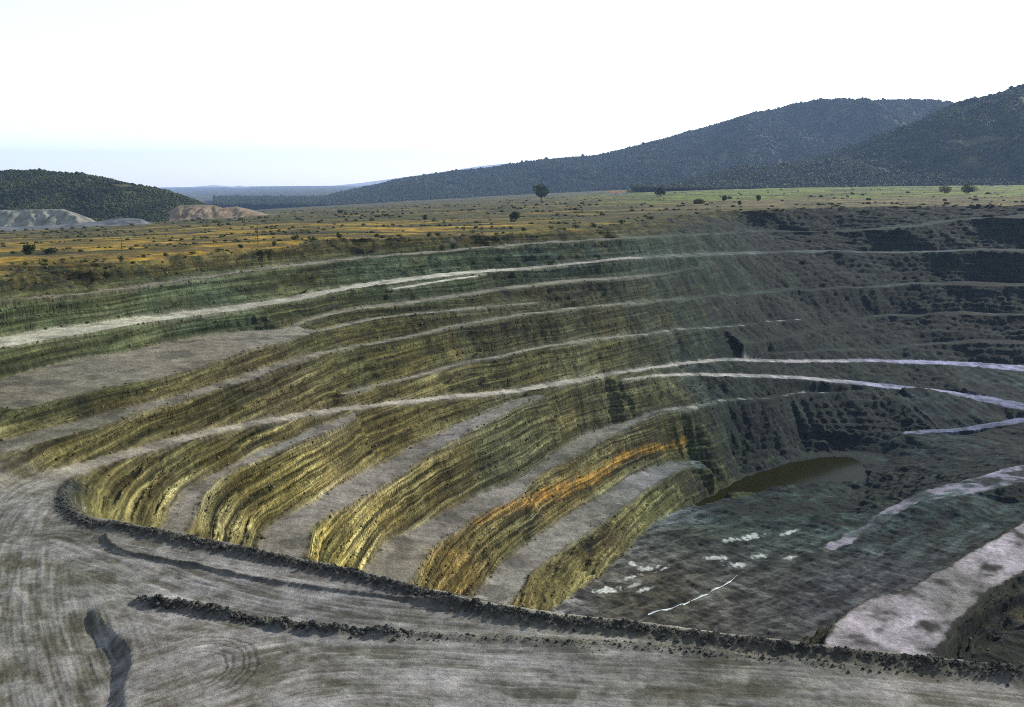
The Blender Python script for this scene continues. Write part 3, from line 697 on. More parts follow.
def grid_mesh(name, co, quads, cols, mat, alph=None):
    me = bpy.data.meshes.new(name)
    me.vertices.add(len(co)); me.vertices.foreach_set('co', co.astype(np.float32).ravel())
    nq = len(quads)
    me.loops.add(nq * 4); me.loops.foreach_set('vertex_index', quads.astype(np.int32).ravel())
    me.polygons.add(nq); me.polygons.foreach_set('loop_start', np.arange(nq, dtype=np.int32) * 4)
    me.polygons.foreach_set('use_smooth', np.ones(nq, bool))
    me.update(calc_edges=True)
    if cols is not None:
        ca = me.color_attributes.new('Col', 'FLOAT_COLOR', 'POINT')
        ca.data.foreach_set('color', np.concatenate([cols, np.ones((len(cols), 1), np.float32) if alph is None else alph[:, None]], 1).astype(np.float32).ravel())
    me.materials.append(mat)
    ob_ = bpy.data.objects.new(name, me); C.objects.link(ob_)
    return ob_

NR, NCc = len(Yr), len(Tc)
idx = np.arange(NR * NCc).reshape(NR, NCc)
quads = np.stack([idx[:-1, :-1], idx[:-1, 1:], idx[1:, 1:], idx[1:, :-1]], -1).reshape(-1, 4)
co = np.stack([XX, YY, z + CAMZ], 1)
# split into the pieces of the setting: plain, working platform, haul roads, benches, pit faces, pit floor
q0 = quads[:, 0]
cls = np.full(len(quads), 3)                                            # pit faces
fl = flat[q0] > 0.5
cls[fl] = 2                                                             # benches
cls[fl & (rd[q0] > 0.5)] = 1                                            # haul roads
cls[fl & (z0[q0] < -108)] = 4                                           # floor
cls[fl & (rd[q0] > 0.7) & (z0[q0] < -108)] = 1
cls[(YY[q0] < 140) & (z0[q0] > -53)] = 5                                # near platform
cls[salt[q0] > 0.5] = 6
cls[plainm[q0] > 0.5] = 0
for k, nm in enumerate(('plain', 'haul_road', 'mine_bench', 'pit_wall', 'pit_floor', 'ground', 'salt_crust')):
    qk = quads[cls == k]
    if not len(qk): continue
    used, inv = np.unique(qk.ravel(), return_inverse=True)
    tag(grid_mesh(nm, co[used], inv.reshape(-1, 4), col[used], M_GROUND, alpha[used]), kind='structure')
zgrid = z.reshape(NR, NCc)

def ground_z(x, y):
    """height of the finished ground, world z"""
    t = np.asarray(x) / np.asarray(y)
    j = np.clip(np.searchsorted(Yr, y) - 1, 0, NR - 2); i = np.clip(np.searchsorted(Tc, t) - 1, 0, NCc - 2)
    fy = np.clip((y - Yr[j]) / (Yr[j + 1] - Yr[j]), 0, 1); fx = np.clip((t - Tc[i]) / (Tc[i + 1] - Tc[i]), 0, 1)
    return (zgrid[j, i] * (1 - fx) + zgrid[j, i + 1] * fx) * (1 - fy) + (zgrid[j + 1, i] * (1 - fx) + zgrid[j + 1, i + 1] * fx) * fy + CAMZ

# ------------------------------------------------------------------ water on the pit floor
m_pond, t_, b_ = mat_new('olive_pond_water', 0.12, 0.02)
b_.inputs['Base Color'].default_value = (0.012, 0.0125, 0.003, 1); b_.inputs['IOR'].default_value = 1.33
nz = t_.nodes.new('ShaderNodeTexNoise'); nz.inputs['Scale'].default_value = 0.7
bp = t_.nodes.new('ShaderNodeBump'); bp.inputs['Strength'].default_value = 0.05; bp.inputs['Distance'].default_value = 0.2
g_ = t_.nodes.new('ShaderNodeNewGeometry'); t_.links.new(g_.outputs['Position'], nz.inputs['Vector'])
t_.links.new(nz.outputs[0], bp.inputs['Height']); t_.links.new(bp.outputs[0], b_.inputs['Normal'])
m_pud, t_, b_ = mat_new('milky_puddle_water', 0.08, 0.5)
nz = t_.nodes.new('ShaderNodeTexNoise'); nz.inputs['Scale'].default_value = 0.35; nz.inputs['Detail'].default_value = 4
g_ = t_.nodes.new('ShaderNodeNewGeometry'); t_.links.new(g_.outputs['Position'], nz.inputs['Vector'])
rp = t_.nodes.new('ShaderNodeValToRGB'); rp.color_ramp.elements[0].position = 0.3; rp.color_ramp.elements[0].color = (.22, .27, .25, 1); rp.color_ramp.elements[1].position = 0.7; rp.color_ramp.elements[1].color = (.5, .56, .55, 1)
t_.links.new(nz.outputs[0], rp.inputs[0]); t_.links.new(rp.outputs[0], b_.inputs['Base Color'])

def sheet(name, outline, zrel, mat):
    bm = bmesh.new()
    vs = [bm.verts.new((x, y, zrel + CAMZ)) for x, y in outline]
    f = bm.faces.new(vs)
    if f.normal.z < 0: bmesh.ops.reverse_faces(bm, faces=[f])
    bmesh.ops.triangulate(bm, faces=bm.faces[:])
    me = bpy.data.meshes.new(name); bm.to_mesh(me); bm.free(); me.materials.append(mat)
    o = bpy.data.objects.new(name, me); C.objects.link(o)
    return tag(o, kind='structure')
cpn = pond_xy.mean(0)
bigp = cpn + (pond_xy[:-1] - cpn) * 1.0
nn = []
for i in range(len(bigp)):
    tvec = bigp[(i + 1) % len(bigp)] - bigp[i - 1]; nrm = np.array([tvec[1], -tvec[0]]) / (np.hypot(*tvec) + 1e-6)
    nn.append(nrm)
nn = np.array(nn)
if not inside(np.array([(bigp[0] - nn[0] * 0.5)[0]]), np.array([(bigp[0] - nn[0] * 0.5)[1]]), bigp)[0]: nn = -nn
sheet('pond_water', bigp + nn * 1.6, POND_Z, m_pond)
# a thin run of pale water that drains across the floor towards the near wall
ch = [hit(a, b) for a, b, _ in catmull([(648, 616, 0), (662, 612, 0), (680, 607, 0), (697, 600, 0), (715, 591, 0), (728, 584, 0), (737, 576, 0)], 4)]
bm = bmesh.new(); prev = None
for i, (x, y, zz) in enumerate(ch):
    w_ = 0.45 + 0.25 * math.sin(i * 1.7)
    zz = float(ground_z(x, y)) + 0.12
    a = bm.verts.new((x - w_ * .4, y - w_, zz)); b = bm.verts.new((x + w_ * .4, y + w_, zz))
    if prev: bm.faces.new((prev[0], a, b, prev[1]))
    prev = (a, b)
bmesh.ops.recalc_face_normals(bm, faces=bm.faces[:])
me = bpy.data.meshes.new('water_channel'); bm.to_mesh(me); bm.free(); me.materials.append(m_pud)
o = bpy.data.objects.new('water_channel', me); C.objects.link(o); tag(o, kind='structure')

# ------------------------------------------------------------------ hills
def interp_px(pts, px):
    p = np.array(pts, float); return np.interp(px, p[:, 0], p[:, 1])

def mat_simple(name, c1, c2, scale=0.02, bump=0.0):
    m, t, b = mat_new(name, 0.95, 0.05)
    g = t.nodes.new('ShaderNodeNewGeometry'); n = t.nodes.new('ShaderNodeTexNoise'); n.inputs['Scale'].default_value = scale; n.inputs['Detail'].default_value = 6
    r = t.nodes.new('ShaderNodeValToRGB'); r.color_ramp.elements[0].position = 0.35; r.color_ramp.elements[1].position = 0.65
    r.color_ramp.elements[0].color = (*c1, 1); r.color_ramp.elements[1].color = (*c2, 1)
    t.links.new(g.outputs['Position'], n.inputs['Vector']); t.links.new(n.outputs[0], r.inputs[0]); t.links.new(r.outputs[0], b.inputs['Base Color'])
    if bump:
        bp = t.nodes.new('ShaderNodeBump'); bp.inputs['Distance'].default_value = bump; bp.inputs['Strength'].default_value = 0.8
        t.links.new(n.outputs[0], bp.inputs['Height']); t.links.new(bp.outputs[0], b.inputs['Normal'])
    return m

HILLS = {}
def hill(name, ridge, Yb, Yt, zb, mat, nx=160, ny=60, spur=0.10, spur_len=260.0, back=1.5, seed=0.0, treeh=0.0):
    """a ridge whose crest line is known, foot at distance Yb and crest at Yt"""
    pxs = np.linspace(ridge[0][0], ridge[-1][0], nx); cy_ = interp_px(ridge, pxs)
    dirs = np.array([ray(a, b) for a, b in zip(pxs, cy_)]); zr = dirs[:, 2] / dirs[:, 1] * Yt - treeh
    tt = dirs[:, 0] / dirs[:, 1]
    v = np.linspace(0, back, ny)[:, None]
    Yv = Yb + (Yt - Yb) * v + 0 * tt; Xv = tt * Yv
    prof = np.where(v <= 1, np.sin(np.clip(v, 0, 1) * math.pi / 2) ** 1.25, 1 - 0.9 * ((v - 1) / (back - 1)) ** 1.3)
    hgt = np.maximum(zr - zb, 1.0)
    n = fbm(Xv / spur_len + seed, Yv / spur_len * 0.6 + seed, 4)
    Z = zb + hgt * prof + hgt * spur * n * np.clip(v * (1.02 - v) * 4, -0.0, 1) * (v < 1)
    co_ = np.stack([Xv.ravel(), Yv.ravel(), Z.ravel() + CAMZ], 1)
    ii = np.arange(nx * ny).reshape(ny, nx)
    qd = np.stack([ii[:-1, :-1], ii[:-1, 1:], ii[1:, 1:], ii[1:, :-1]], -1).reshape(-1, 4)
    o = grid_mesh(name, co_, qd, None, mat); tag(o, kind='structure')
    return dict(Y=Yv, X=Xv, Z=Z, nx=nx, ny=ny, back=back)

m_soil = mat_simple('forest_floor', (.03, .04, .018), (.075, .07, .035), 0.012)
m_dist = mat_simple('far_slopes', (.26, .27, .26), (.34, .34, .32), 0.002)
R_right = [(632, 190), (680, 181), (740, 166), (800, 160), (850, 147), (900, 127), (950, 106), (1000, 92), (1024, 84), (1100, 62), (1300, 40)]
R_mid = [(215, 214), (262, 209), (290, 204), (330, 194), (400, 178), (460, 170), (540, 161), (600, 155), (650, 141), (690, 130), (740, 117), (800, 107), (850, 99), (900, 98.5), (945, 104), (1000, 108), (1100, 115)]
R_left = [(-250, 150), (-60, 160), (0, 168), (40, 167.5), (80, 171), (130, 181), (165, 187), (195, 196), (212, 203), (236, 216)]
h_right = hill('hill', R_right, 2900, 4100, -22, m_soil, 200, 80, 0.16, 420, seed=2.2, treeh=11)
h_mid = hill('hill', R_mid, 4500, 6600, -112, m_soil, 220, 80, 0.18, 700, seed=5.1, treeh=13)
h_left = hill('hill', R_left, 1560, 2000, -78, m_soil, 140, 60, 0.14, 180, seed=8.3, treeh=10)
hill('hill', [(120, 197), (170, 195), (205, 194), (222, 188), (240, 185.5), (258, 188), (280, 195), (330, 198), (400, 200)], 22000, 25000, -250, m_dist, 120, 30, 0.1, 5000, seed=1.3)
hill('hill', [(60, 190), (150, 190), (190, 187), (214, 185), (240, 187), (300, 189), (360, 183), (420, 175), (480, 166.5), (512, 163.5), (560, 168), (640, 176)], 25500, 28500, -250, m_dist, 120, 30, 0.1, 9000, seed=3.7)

# ------------------------------------------------------------------ woods that cover the hills, scrub on the plain (uncountable)
def mat_leaf(name, c1, c2, lscale=0.35):
    m, t, b = mat_new(name, 0.8, 0.1)
    oi = t.nodes.new('ShaderNodeObjectInfo'); g = t.nodes.new('ShaderNodeNewGeometry')
    n = t.nodes.new('ShaderNodeTexNoise'); n.inputs['Scale'].default_value = lscale; n.inputs['Detail'].default_value = 6
    t.links.new(g.outputs['Position'], n.inputs['Vector'])
    a = t.nodes.new('ShaderNodeMath'); a.operation = 'MULTIPLY_ADD'; a.inputs[1].default_value = 0.28
    t.links.new(oi.outputs['Random'], a.inputs[0]); t.links.new(n.outputs[0], a.inputs[2])
    r = t.nodes.new('ShaderNodeValToRGB'); r.color_ramp.elements[0].position = 0.38; r.color_ramp.elements[1].position = 0.9
    r.color_ramp.elements[0].color = (*c1, 1); r.color_ramp.elements[1].color = (*c2, 1)
    t.links.new(a.outputs[0], r.inputs[0]); t.links.new(r.outputs[0], b.inputs['Base Color'])
    return m
m_wood = mat_leaf('forest_leaves', (.006, .014, .007), (.042, .055, .016), 0.012)
m_scrub = mat_leaf('scrub_leaves', (.02, .026, .009), (.075, .075, .024))

def scatter(name, pts, scl, mat, squash=1.2):
    me = bpy.data.meshes.new(name); me.vertices.add(len(pts)); me.vertices.foreach_set('co', np.asarray(pts, np.float32).ravel())
    a = me.attributes.new('scl', 'FLOAT_VECTOR', 'POINT'); a.data.foreach_set('vector', np.asarray(scl, np.float32).ravel())
    a = me.attributes.new('rot', 'FLOAT', 'POINT'); a.data.foreach_set('value', rng.uniform(0, 6.28, len(pts)).astype(np.float32))
    o = bpy.data.objects.new(name, me); C.objects.link(o)
    ng = bpy.data.node_groups.new(name, 'GeometryNodeTree')
    ng.interface.new_socket('Geometry', in_out='INPUT', socket_type='NodeSocketGeometry'); ng.interface.new_socket('Geometry', in_out='OUTPUT', socket_type='NodeSocketGeometry')
    N = ng.nodes.new; L = ng.links.new
    gi = N('NodeGroupInput'); go = N('NodeGroupOutput')
    ico = N('GeometryNodeMeshIcoSphere'); ico.inputs['Subdivisions'].default_value = 2; ico.inputs['Radius'].default_value = 1
    sp = N('GeometryNodeSetPosition'); nz = N('ShaderNodeTexNoise'); nz.inputs['Scale'].default_value = 1.7; nz.inputs['Detail'].default_value = 3
    pos = N('GeometryNodeInputPosition'); L(pos.outputs[0], nz.inputs['Vector'])
    sub = N('ShaderNodeMath'); sub.operation = 'MULTIPLY_ADD'; sub.inputs[1].default_value = 1.7; sub.inputs[2].default_value = -0.85; L(nz.outputs[0], sub.inputs[0])
    vm = N('ShaderNodeVectorMath'); vm.operation = 'SCALE'; L(pos.outputs[0], vm.inputs[0]); L(sub.outputs[0], vm.inputs['Scale'])
    L(ico.outputs['Mesh'], sp.inputs['Geometry']); L(vm.outputs[0], sp.inputs['Offset'])
    tr = N('GeometryNodeTransform'); tr.inputs['Translation'].default_value = (0, 0, 0.75); tr.inputs['Scale'].default_value = (1, 1, squash); L(sp.outputs[0], tr.inputs['Geometry'])
    sm = N('GeometryNodeSetMaterial'); sm.inputs['Material'].default_value = mat; L(tr.outputs[0], sm.inputs['Geometry'])
    ip = N('GeometryNodeInstanceOnPoints'); L(gi.outputs[0], ip.inputs['Points']); L(sm.outputs[0], ip.inputs['Instance'])
    na = N('GeometryNodeInputNamedAttribute'); na.data_type = 'FLOAT_VECTOR'; na.inputs['Name'].default_value = 'scl'; L(na.outputs[0], ip.inputs['Scale'])
    nr = N('GeometryNodeInputNamedAttribute'); nr.data_type = 'FLOAT'; nr.inputs['Name'].default_value = 'rot'
    cx_ = N('ShaderNodeCombineXYZ'); L(nr.outputs[0], cx_.inputs[2]); L(cx_.outputs[0], ip.inputs['Rotation'])
    L(ip.outputs[0], go.inputs[0])
    md = o.modifiers.new('scatter', 'NODES'); md.node_group = ng
    me.materials.append(mat)
    return o

def hill_points(h, n, vmax=1.08, clear=0.0, seed=1.0):
    u = rng.uniform(0, h['nx'] - 1.001, n); v = rng.uniform(0, (h['ny'] - 1.001) * vmax / h['back'], n)
    i = u.astype(int); j = v.astype(int); fu = u - i; fv = v - j
    def b(A): return (A[j, i] * (1 - fu) + A[j, i + 1] * fu) * (1 - fv) + (A[j + 1, i] * (1 - fu) + A[j + 1, i + 1] * fu) * fv
    X, Y, Z = b(h['X']), b(h['Y']), b(h['Z'])
    px = X / Y * F + W / 2
    ok = (px > -90) & (px < 1110)
    if clear: ok &= fbm(X / 140 + seed, Y / 140, 3) < clear
    return X[ok], Y[ok], Z[ok]

def wood(name, h, n, size, label, clear=0.0, vmax=1.08):
    X, Y, Z = hill_points(h, n, vmax, clear)
    s_ = size * rng.lognormal(0, 0.24, len(X)) * (1 + 0.35 * pn(X / 90, Y / 90))
    scl = np.stack([s_ * rng.uniform(.8, 1.2, len(X)), s_ * rng.uniform(.8, 1.2, len(X)), s_ * rng.uniform(0.75, 1.3, len(X))], 1)
    o = scatter(name, np.stack([X, Y, Z + CAMZ - 0.5], 1), scl, m_wood)
    return tag(o, label, 'forest', kind='stuff')
wood('forest', h_right, 52000, 3.7, 'dark mixed forest covering the steep hill beside the green fields', 0.62)
wood('forest', h_mid, 80000, 4.7, 'hazy blue forest on the long ridge behind the plain', 0.62)
wood('forest', h_left, 27000, 1.95, 'dense dark forest on the low hill behind the grey spoil heap', 0.7)

# low scrub and hedgerow growth over the plain
n = 34000
Ys = np.exp(rng.uniform(math.log(215), math.log(2600), n)); ts = rng.uniform(-0.62, 0.62, n); Xs = ts * Ys
Yps = np.interp(ts, Pt[np.argsort(Pt)], P_line[np.argsort(Pt), 1])
dens = sstep(0.18, 0.6, -fbm(Xs / 95 + 50, Ys / 34, 4)) * 0.42 + 0.40 * np.exp(-np.abs(Ys - Yps) / 8) + 0.004
dens *= np.where((ts > 0.1) & (Ys > 1000), 0.35, 1.0)
keep = (Ys > Yps - 6) & (rng.uniform(0, 1, n) < dens)
Xs, Ys = Xs[keep], Ys[keep]
zs = ground_z(Xs, Ys)
ss = np.clip(Ys / 520, 0.65, 2.0) * 0.62 * rng.lognormal(0, 0.35, len(Xs))
o = scatter('scrub', np.stack([Xs, Ys, zs - 0.15 * ss], 1), np.stack([ss * 1.35, ss * 1.35, ss * 0.8], 1), m_scrub, 1.0)
tag(o, 'low olive scrub and hedgerow growth scattered over the straw coloured plain', 'scrub', kind='stuff')

# ------------------------------------------------------------------ spoil heaps at the foot of the left hill
def heap(name, crest, base, Yc, depth, c1, c2, label, gully=0.35, seed=0.0):
    """a tipped heap: crest and foot lines, face with run-off gullies, flat top running back"""
    mat = mat_simple(name + '_spoil', c1, c2, 0.06, 0.6)
    pxs = np.linspace(crest[0][0], crest[-1][0], 150)
    zc = np.array([ray(a, b)[2] / ray(a, b)[1] for a, b in zip(pxs, interp_px(crest, pxs))]) * Yc
    Yf = Yc - depth
    t = np.array([ray(a, 200)[0] / ray(a, 200)[1] for a in pxs])
    zf_ = ground_z(t * Yf, np.full_like(t, Yf)) - CAMZ - 1.0
    zc = np.maximum(zc, zf_ + 0.5)
    rows = []
    vs = np.concatenate([np.linspace(0, 1, 30), np.linspace(1.1, 2.2, 8)])
    for v in vs:
        Yv = Yf + depth * v; X_ = t * Yv
        if v <= 1:
            g = ((1 - np.abs(pn(X_ / 13.0 + 0.8 * pn(X_ / 31 + seed, np.full_like(X_, v)) + seed, np.full_like(X_, v * 1.4))) * 1.8) * gully * 0.6 + 0.5 * fbm(X_ / 22 + seed, np.full_like(X_, v * 2.0), 3)) * (v * (1 - v) * 4) * (zc - zf_) * 0.45
            Z_ = zf_ + (zc - zf_) * v ** 1.15 + g
        else:
            Z_ = zc - (v - 1) * 6 + 0.8 * pn(X_ / 20, np.full_like(X_, v * 3))
        rows.append(np.stack([X_, np.full_like(X_, Yv), Z_ + CAMZ - (4 if v == 0 else 0)], 1))
    co_ = np.concatenate(rows); ii = np.arange(len(co_)).reshape(len(vs), -1)
    qd = np.stack([ii[:-1, :-1], ii[:-1, 1:], ii[1:, 1:], ii[1:, :-1]], -1).reshape(-1, 4)
    return tag(grid_mesh(name, co_, qd, None, mat), label, 'spoil heap')
heap('spoil_heap', [(-120, 209), (0, 210), (30, 209.5), (62, 209), (75, 213), (88, 218), (100, 225)], [(-120, 236), (0, 230), (60, 227), (88, 225), (100, 227)], 1330, 45, (.10, .105, .085), (.22, .22, .185), 'pale grey spoil heap with a gullied face below the wooded hill')
heap('spoil_heap', [(-60, 226), (15, 227), (60, 224.5), (100, 221), (118, 217.5), (140, 219), (150, 224)], [(-60, 234), (15, 233.5), (60, 232), (100, 231), (140, 229), (150, 228)], 1210, 60, (.07, .075, .08), (.13, .135, .145), 'low blue grey spoil terrace in front of the pale gullied heap', 0.15, 4.0)
heap('spoil_heap', [(168, 212), (178, 205.5), (200, 204.5), (215, 205.5), (222, 208), (236, 206.5), (248, 209), (262, 213), (275, 216)], [(168, 219), (215, 218), (262, 217), (275, 217.5)], 1500, 60, (.13, .095, .06), (.21, .17, .12), 'sandy pink spoil heap at the end of the wooded hill', 0.3, 8.0)

# ------------------------------------------------------------------ trees and bushes that can be told apart
def leaf_crown(name, blobs, n, leaf, mat, parent, seed):
    r = np.random.default_rng(seed)
    V = []; Fq = []
    tot = sum(b[3] ** 2 for b in blobs)
    for (cx, cy, cz, rad, sq) in blobs:
        k = int(n * rad ** 2 / tot)
        d = r.normal(size=(k, 3)); d /= np.linalg.norm(d, axis=1)[:, None]
        rr_ = rad * (0.45 + 0.6 * r.uniform(0, 1, k) ** 0.5)
        c = np.array([cx, cy, cz]) + d * rr_[:, None] * np.array([1, 1, sq])
        for q, dd in zip(c, d):
            a = r.normal(size=3) * 0.7 + dd; a /= np.linalg.norm(a)
            u = np.cross(a, r.normal(size=3)); u /= np.linalg.norm(u); w = np.cross(a, u)
            s_ = leaf * r.uniform(0.6, 1.4); b = len(V)
            V += [q - u * s_, q - w * s_ * .6, q + u * s_, q + w * s_ * .6]; Fq.append((b, b + 1, b + 2, b + 3))
    me = bpy.data.meshes.new(name); me.from_pydata([tuple(v) for v in V], [], Fq); me.materials.append(mat)
    o = bpy.data.objects.new(name, me); C.objects.link(o); o.parent = parent
    return o

def tube(bm, p0, p1, r0, r1, n=7):
    p0, p1 = Vector(p0), Vector(p1); d = (p1 - p0).normalized()
    u = d.orthogonal().normalized(); w = d.cross(u)
    A = [bm.verts.new(p0 + (u * math.cos(2 * math.pi * k / n) + w * math.sin(2 * math.pi * k / n)) * r0) for k in range(n)]
    B = [bm.verts.new(p1 + (u * math.cos(2 * math.pi * k / n) + w * math.sin(2 * math.pi * k / n)) * r1) for k in range(n)]
    for k in range(n): bm.faces.new((A[k], A[(k + 1) % n], B[(k + 1) % n], B[k]))
    bm.faces.new(B); bm.faces.new(A[::-1])

def obj_bm(name, bm, mat, parent=None):
    bmesh.ops.recalc_face_normals(bm, faces=bm.faces[:])
    me = bpy.data.meshes.new(name); bm.to_mesh(me); bm.free(); me.materials.append(mat)
    o = bpy.data.objects.new(name, me); C.objects.link(o)
    if parent: o.parent = parent
    return o

m_leaf = mat_leaf('tree_leaves', (.016, .028, .009), (.06, .075, .022))
m_bark = mat_simple('bark', (.05, .04, .03), (.10, .08, .06), 2.0)
def empty(name, loc, rz=0.0):
    e = bpy.data.objects.new(name, None); C.objects.link(e); e.location = loc; e.rotation_euler = (0, 0, rz); e.empty_display_size = 0.5
    return e

def make_tree(px, py_base, hpx, wpx, label, name='tree', seed=1, cat='tree', group=None, n=1400):
    x, y, zz = plain_hit(px, py_base)
    zz = float(ground_z(np.array([x]), np.array([y]))[0]) - 0.1
    h = hpx * y / F; w = wpx * y / F / 2
    r = np.random.default_rng(seed)
    e = empty(name, (x, y, zz), r.uniform(0, 6))
    bm = bmesh.new()
    th = h * 0.35
    tube(bm, (0, 0, 0), (0.03 * h, 0, th), 0.035 * h, 0.024 * h)
    blobs = []
    for k in range(7):
        a = 2 * math.pi * k / 7 + r.uniform(-.3, .3); rr_ = w * r.uniform(.35, .72); cz = h * r.uniform(.36, .78)
        c = (rr_ * math.cos(a), rr_ * math.sin(a), cz)
        tube(bm, (0.03 * h, 0, th * .9), (c[0] * .8, c[1] * .8, cz), 0.017 * h, 0.006 * h, 5)
        blobs.append((*c, w * r.uniform(.36, .55), .85))
    blobs.append((0, 0, h * .82, w * .5, .8)); blobs.append((0.1 * w, 0.1 * w, h * .58, w * .7, .9))
    obj_bm('trunk', bm, m_bark, e)
    leaf_crown('crown', blobs, n, 0.05 * h, m_leaf, e, seed)
    return tag(e, label, cat, group)

make_tree(541, 201.5, 17, 17, 'large round dark tree standing alone on the plain before the long ridge', seed=3)
make_tree(661, 197, 10, 11, 'small rounded tree on the field edge below the pale clearing', seed=5)
make_tree(968, 194.5, 9.5, 15, 'broad dark tree on the green field below the steep forested hill', seed=8)
make_tree(945, 194, 7, 13, 'pale green low tree next to the broad dark tree', seed=9)

def make_bush(px, py, hpx, wpx, label, seed, group=None, n=500):
    x, y, zz = plain_hit(px, py)
    zz = float(ground_z(np.array([x]), np.array([y]))[0]) - 0.05
    h = hpx * y / F; w = wpx * y / F / 2
    r = np.random.default_rng(seed); e = empty('bush', (x, y, zz), r.uniform(0, 6))
    bm = bmesh.new()
    for k in range(5):
        a = r.uniform(0, 6.28); tube(bm, (0, 0, 0), (w * .5 * math.cos(a), w * .5 * math.sin(a), h * .6), .04 * h, .015 * h, 5)
    obj_bm('stem', bm, m_bark, e)
    bl = [(w * r.uniform(-.55, .55), w * r.uniform(-.55, .55), h * r.uniform(.35, .62), w * r.uniform(.38, .55), h / w * .75) for _ in range(5)]
    leaf_crown('foliage', bl, n, 0.09 * h, m_leaf, e, seed + 90)
    return tag(e, label, 'bush', group)

make_bush(30, 250, 12, 14, 'tall dark bush on the straw field, the larger of two close together', 21)
make_bush(51, 249, 8, 15, 'spreading dark bush beside the taller one on the straw field', 22)
make_bush(425, 219, 6, 7, 'small round bush alone amid the olive scrub of the plain', 23)
make_bush(514, 219, 9, 16, 'wide grey green thicket by the pit rim before the lone tree', 24)
make_bush(725, 201, 6.5, 8, 'dark bush where the tan field meets the green one', 25)
make_bush(758, 200.5, 6, 7, 'rounded bush in the middle of the tan field', 26)
make_bush(740, 205.5, 5, 6, 'low bush on the tan field just above the dark pit rim', 27)
make_bush(340, 213, 4.5, 6, 'little bush on the far olive plain towards the blue ridge', 28)
rimb = np.random.default_rng(55)
for k in range(26):
    px = 20 + k * 25 + rimb.uniform(-9, 9)
    py = interp_px(P_px, px) - rimb.uniform(-0.5, 2.5)
    make_bush(px, py, rimb.uniform(3.5, 6.5), rimb.uniform(6, 11), 'ragged low bush growing along the grassy rim of the pit', 100 + k, 'bushes along the pit rim', 260)

# ------------------------------------------------------------------ utility poles on the straw field
m_pole = mat_simple('weathered_pole', (.07, .055, .04), (.13, .11, .085), 3.0)
m_ins = mat_simple('insulator', (.30, .31, .30), (.4, .4, .39), 5.0)
def make_pole(px, py, hpx, label):
    x, y, zz = plain_hit(px, py); zz = float(ground_z(np.array([x]), np.array([y]))[0])
    h = hpx * y / F; e = empty('utility_pole', (x, y, zz), 0.5)
    bm = bmesh.new(); tube(bm, (0, 0, -0.3), (0.08, 0, h), 0.19, 0.12, 8); obj_bm('pole', bm, m_pole, e)
    bm = bmesh.new(); tube(bm, (-1.05, 0.16, h - .55), (1.15, 0.16, h - .5), 0.075, 0.075, 5); obj_bm('crossarm', bm, m_pole, e)
    for q in (-.9, 0.25, 1.0):
        bm = bmesh.new(); tube(bm, (q, .16, h - .46), (q, .16, h - .18), .06, .09, 6); obj_bm('insulator', bm, m_ins, e)
    return tag(e, label, 'utility pole')
make_pole(258, 244, 21, 'taller wooden utility pole in straw grass near the pit rim')
make_pole(122, 252, 17, 'shorter wooden utility pole amid bushes on the straw field')

# ------------------------------------------------------------------ farm buildings at the foot of the ridge
m_wall = mat_simple('render_wall', (.42, .38, .33), (.5, .46, .4), 0.5); m_roof = mat_simple('tile_roof', (.30, .12, .07), (.38, .17, .10), 0.8); m_dark = mat_simple('dark_opening', (.03, .03, .03), (.05, .05, .05), 1)
def make_barn(px, py, Yd, w, d, h, label):
    dr = ray(px, py); x, y = dr[0] / dr[1] * Yd, Yd
    zz = float(ground_z(np.array([x]), np.array([y]))[0]); e = empty('farm_building', (x, y, zz - 0.3), 0.15)
    bm = bmesh.new(); bmesh.ops.create_cube(bm, size=1, matrix=Matrix.Translation((0, 0, h / 2)) @ Matrix.Diagonal((w, d, h, 1))); obj_bm('wall', bm, m_wall, e)
    bm = bmesh.new(); hw, hd = w / 2 + .5, d / 2 + .6
    p = [bm.verts.new(v) for v in ((-hw, -hd, h - .1), (hw, -hd, h - .1), (hw, hd, h - .1), (-hw, hd, h - .1), (-hw, 0, h + d * .32), (hw, 0, h + d * .32))]
    for f in ((0, 1, 5, 4), (2, 3, 4, 5), (0, 4, 3), (1, 2, 5), (3, 2, 1, 0)): bm.faces.new([p[q] for q in f])
    obj_bm('roof', bm, m_roof, e)
    for q in (-.3, .05, .33):
        bm = bmesh.new(); bmesh.ops.create_cube(bm, size=1, matrix=Matrix.Translation((q * w, -d / 2, h * .45)) @ Matrix.Diagonal((w * .12, .2, h * .4, 1))); obj_bm('window', bm, m_dark, e)
    return tag(e, label, 'building')
make_barn(614, 193, 2450, 26, 12, 6, 'long farm building with a red roof below the long ridge')
make_barn(623, 193, 2560, 16, 10, 6, 'short farm building next to the long red roofed one')

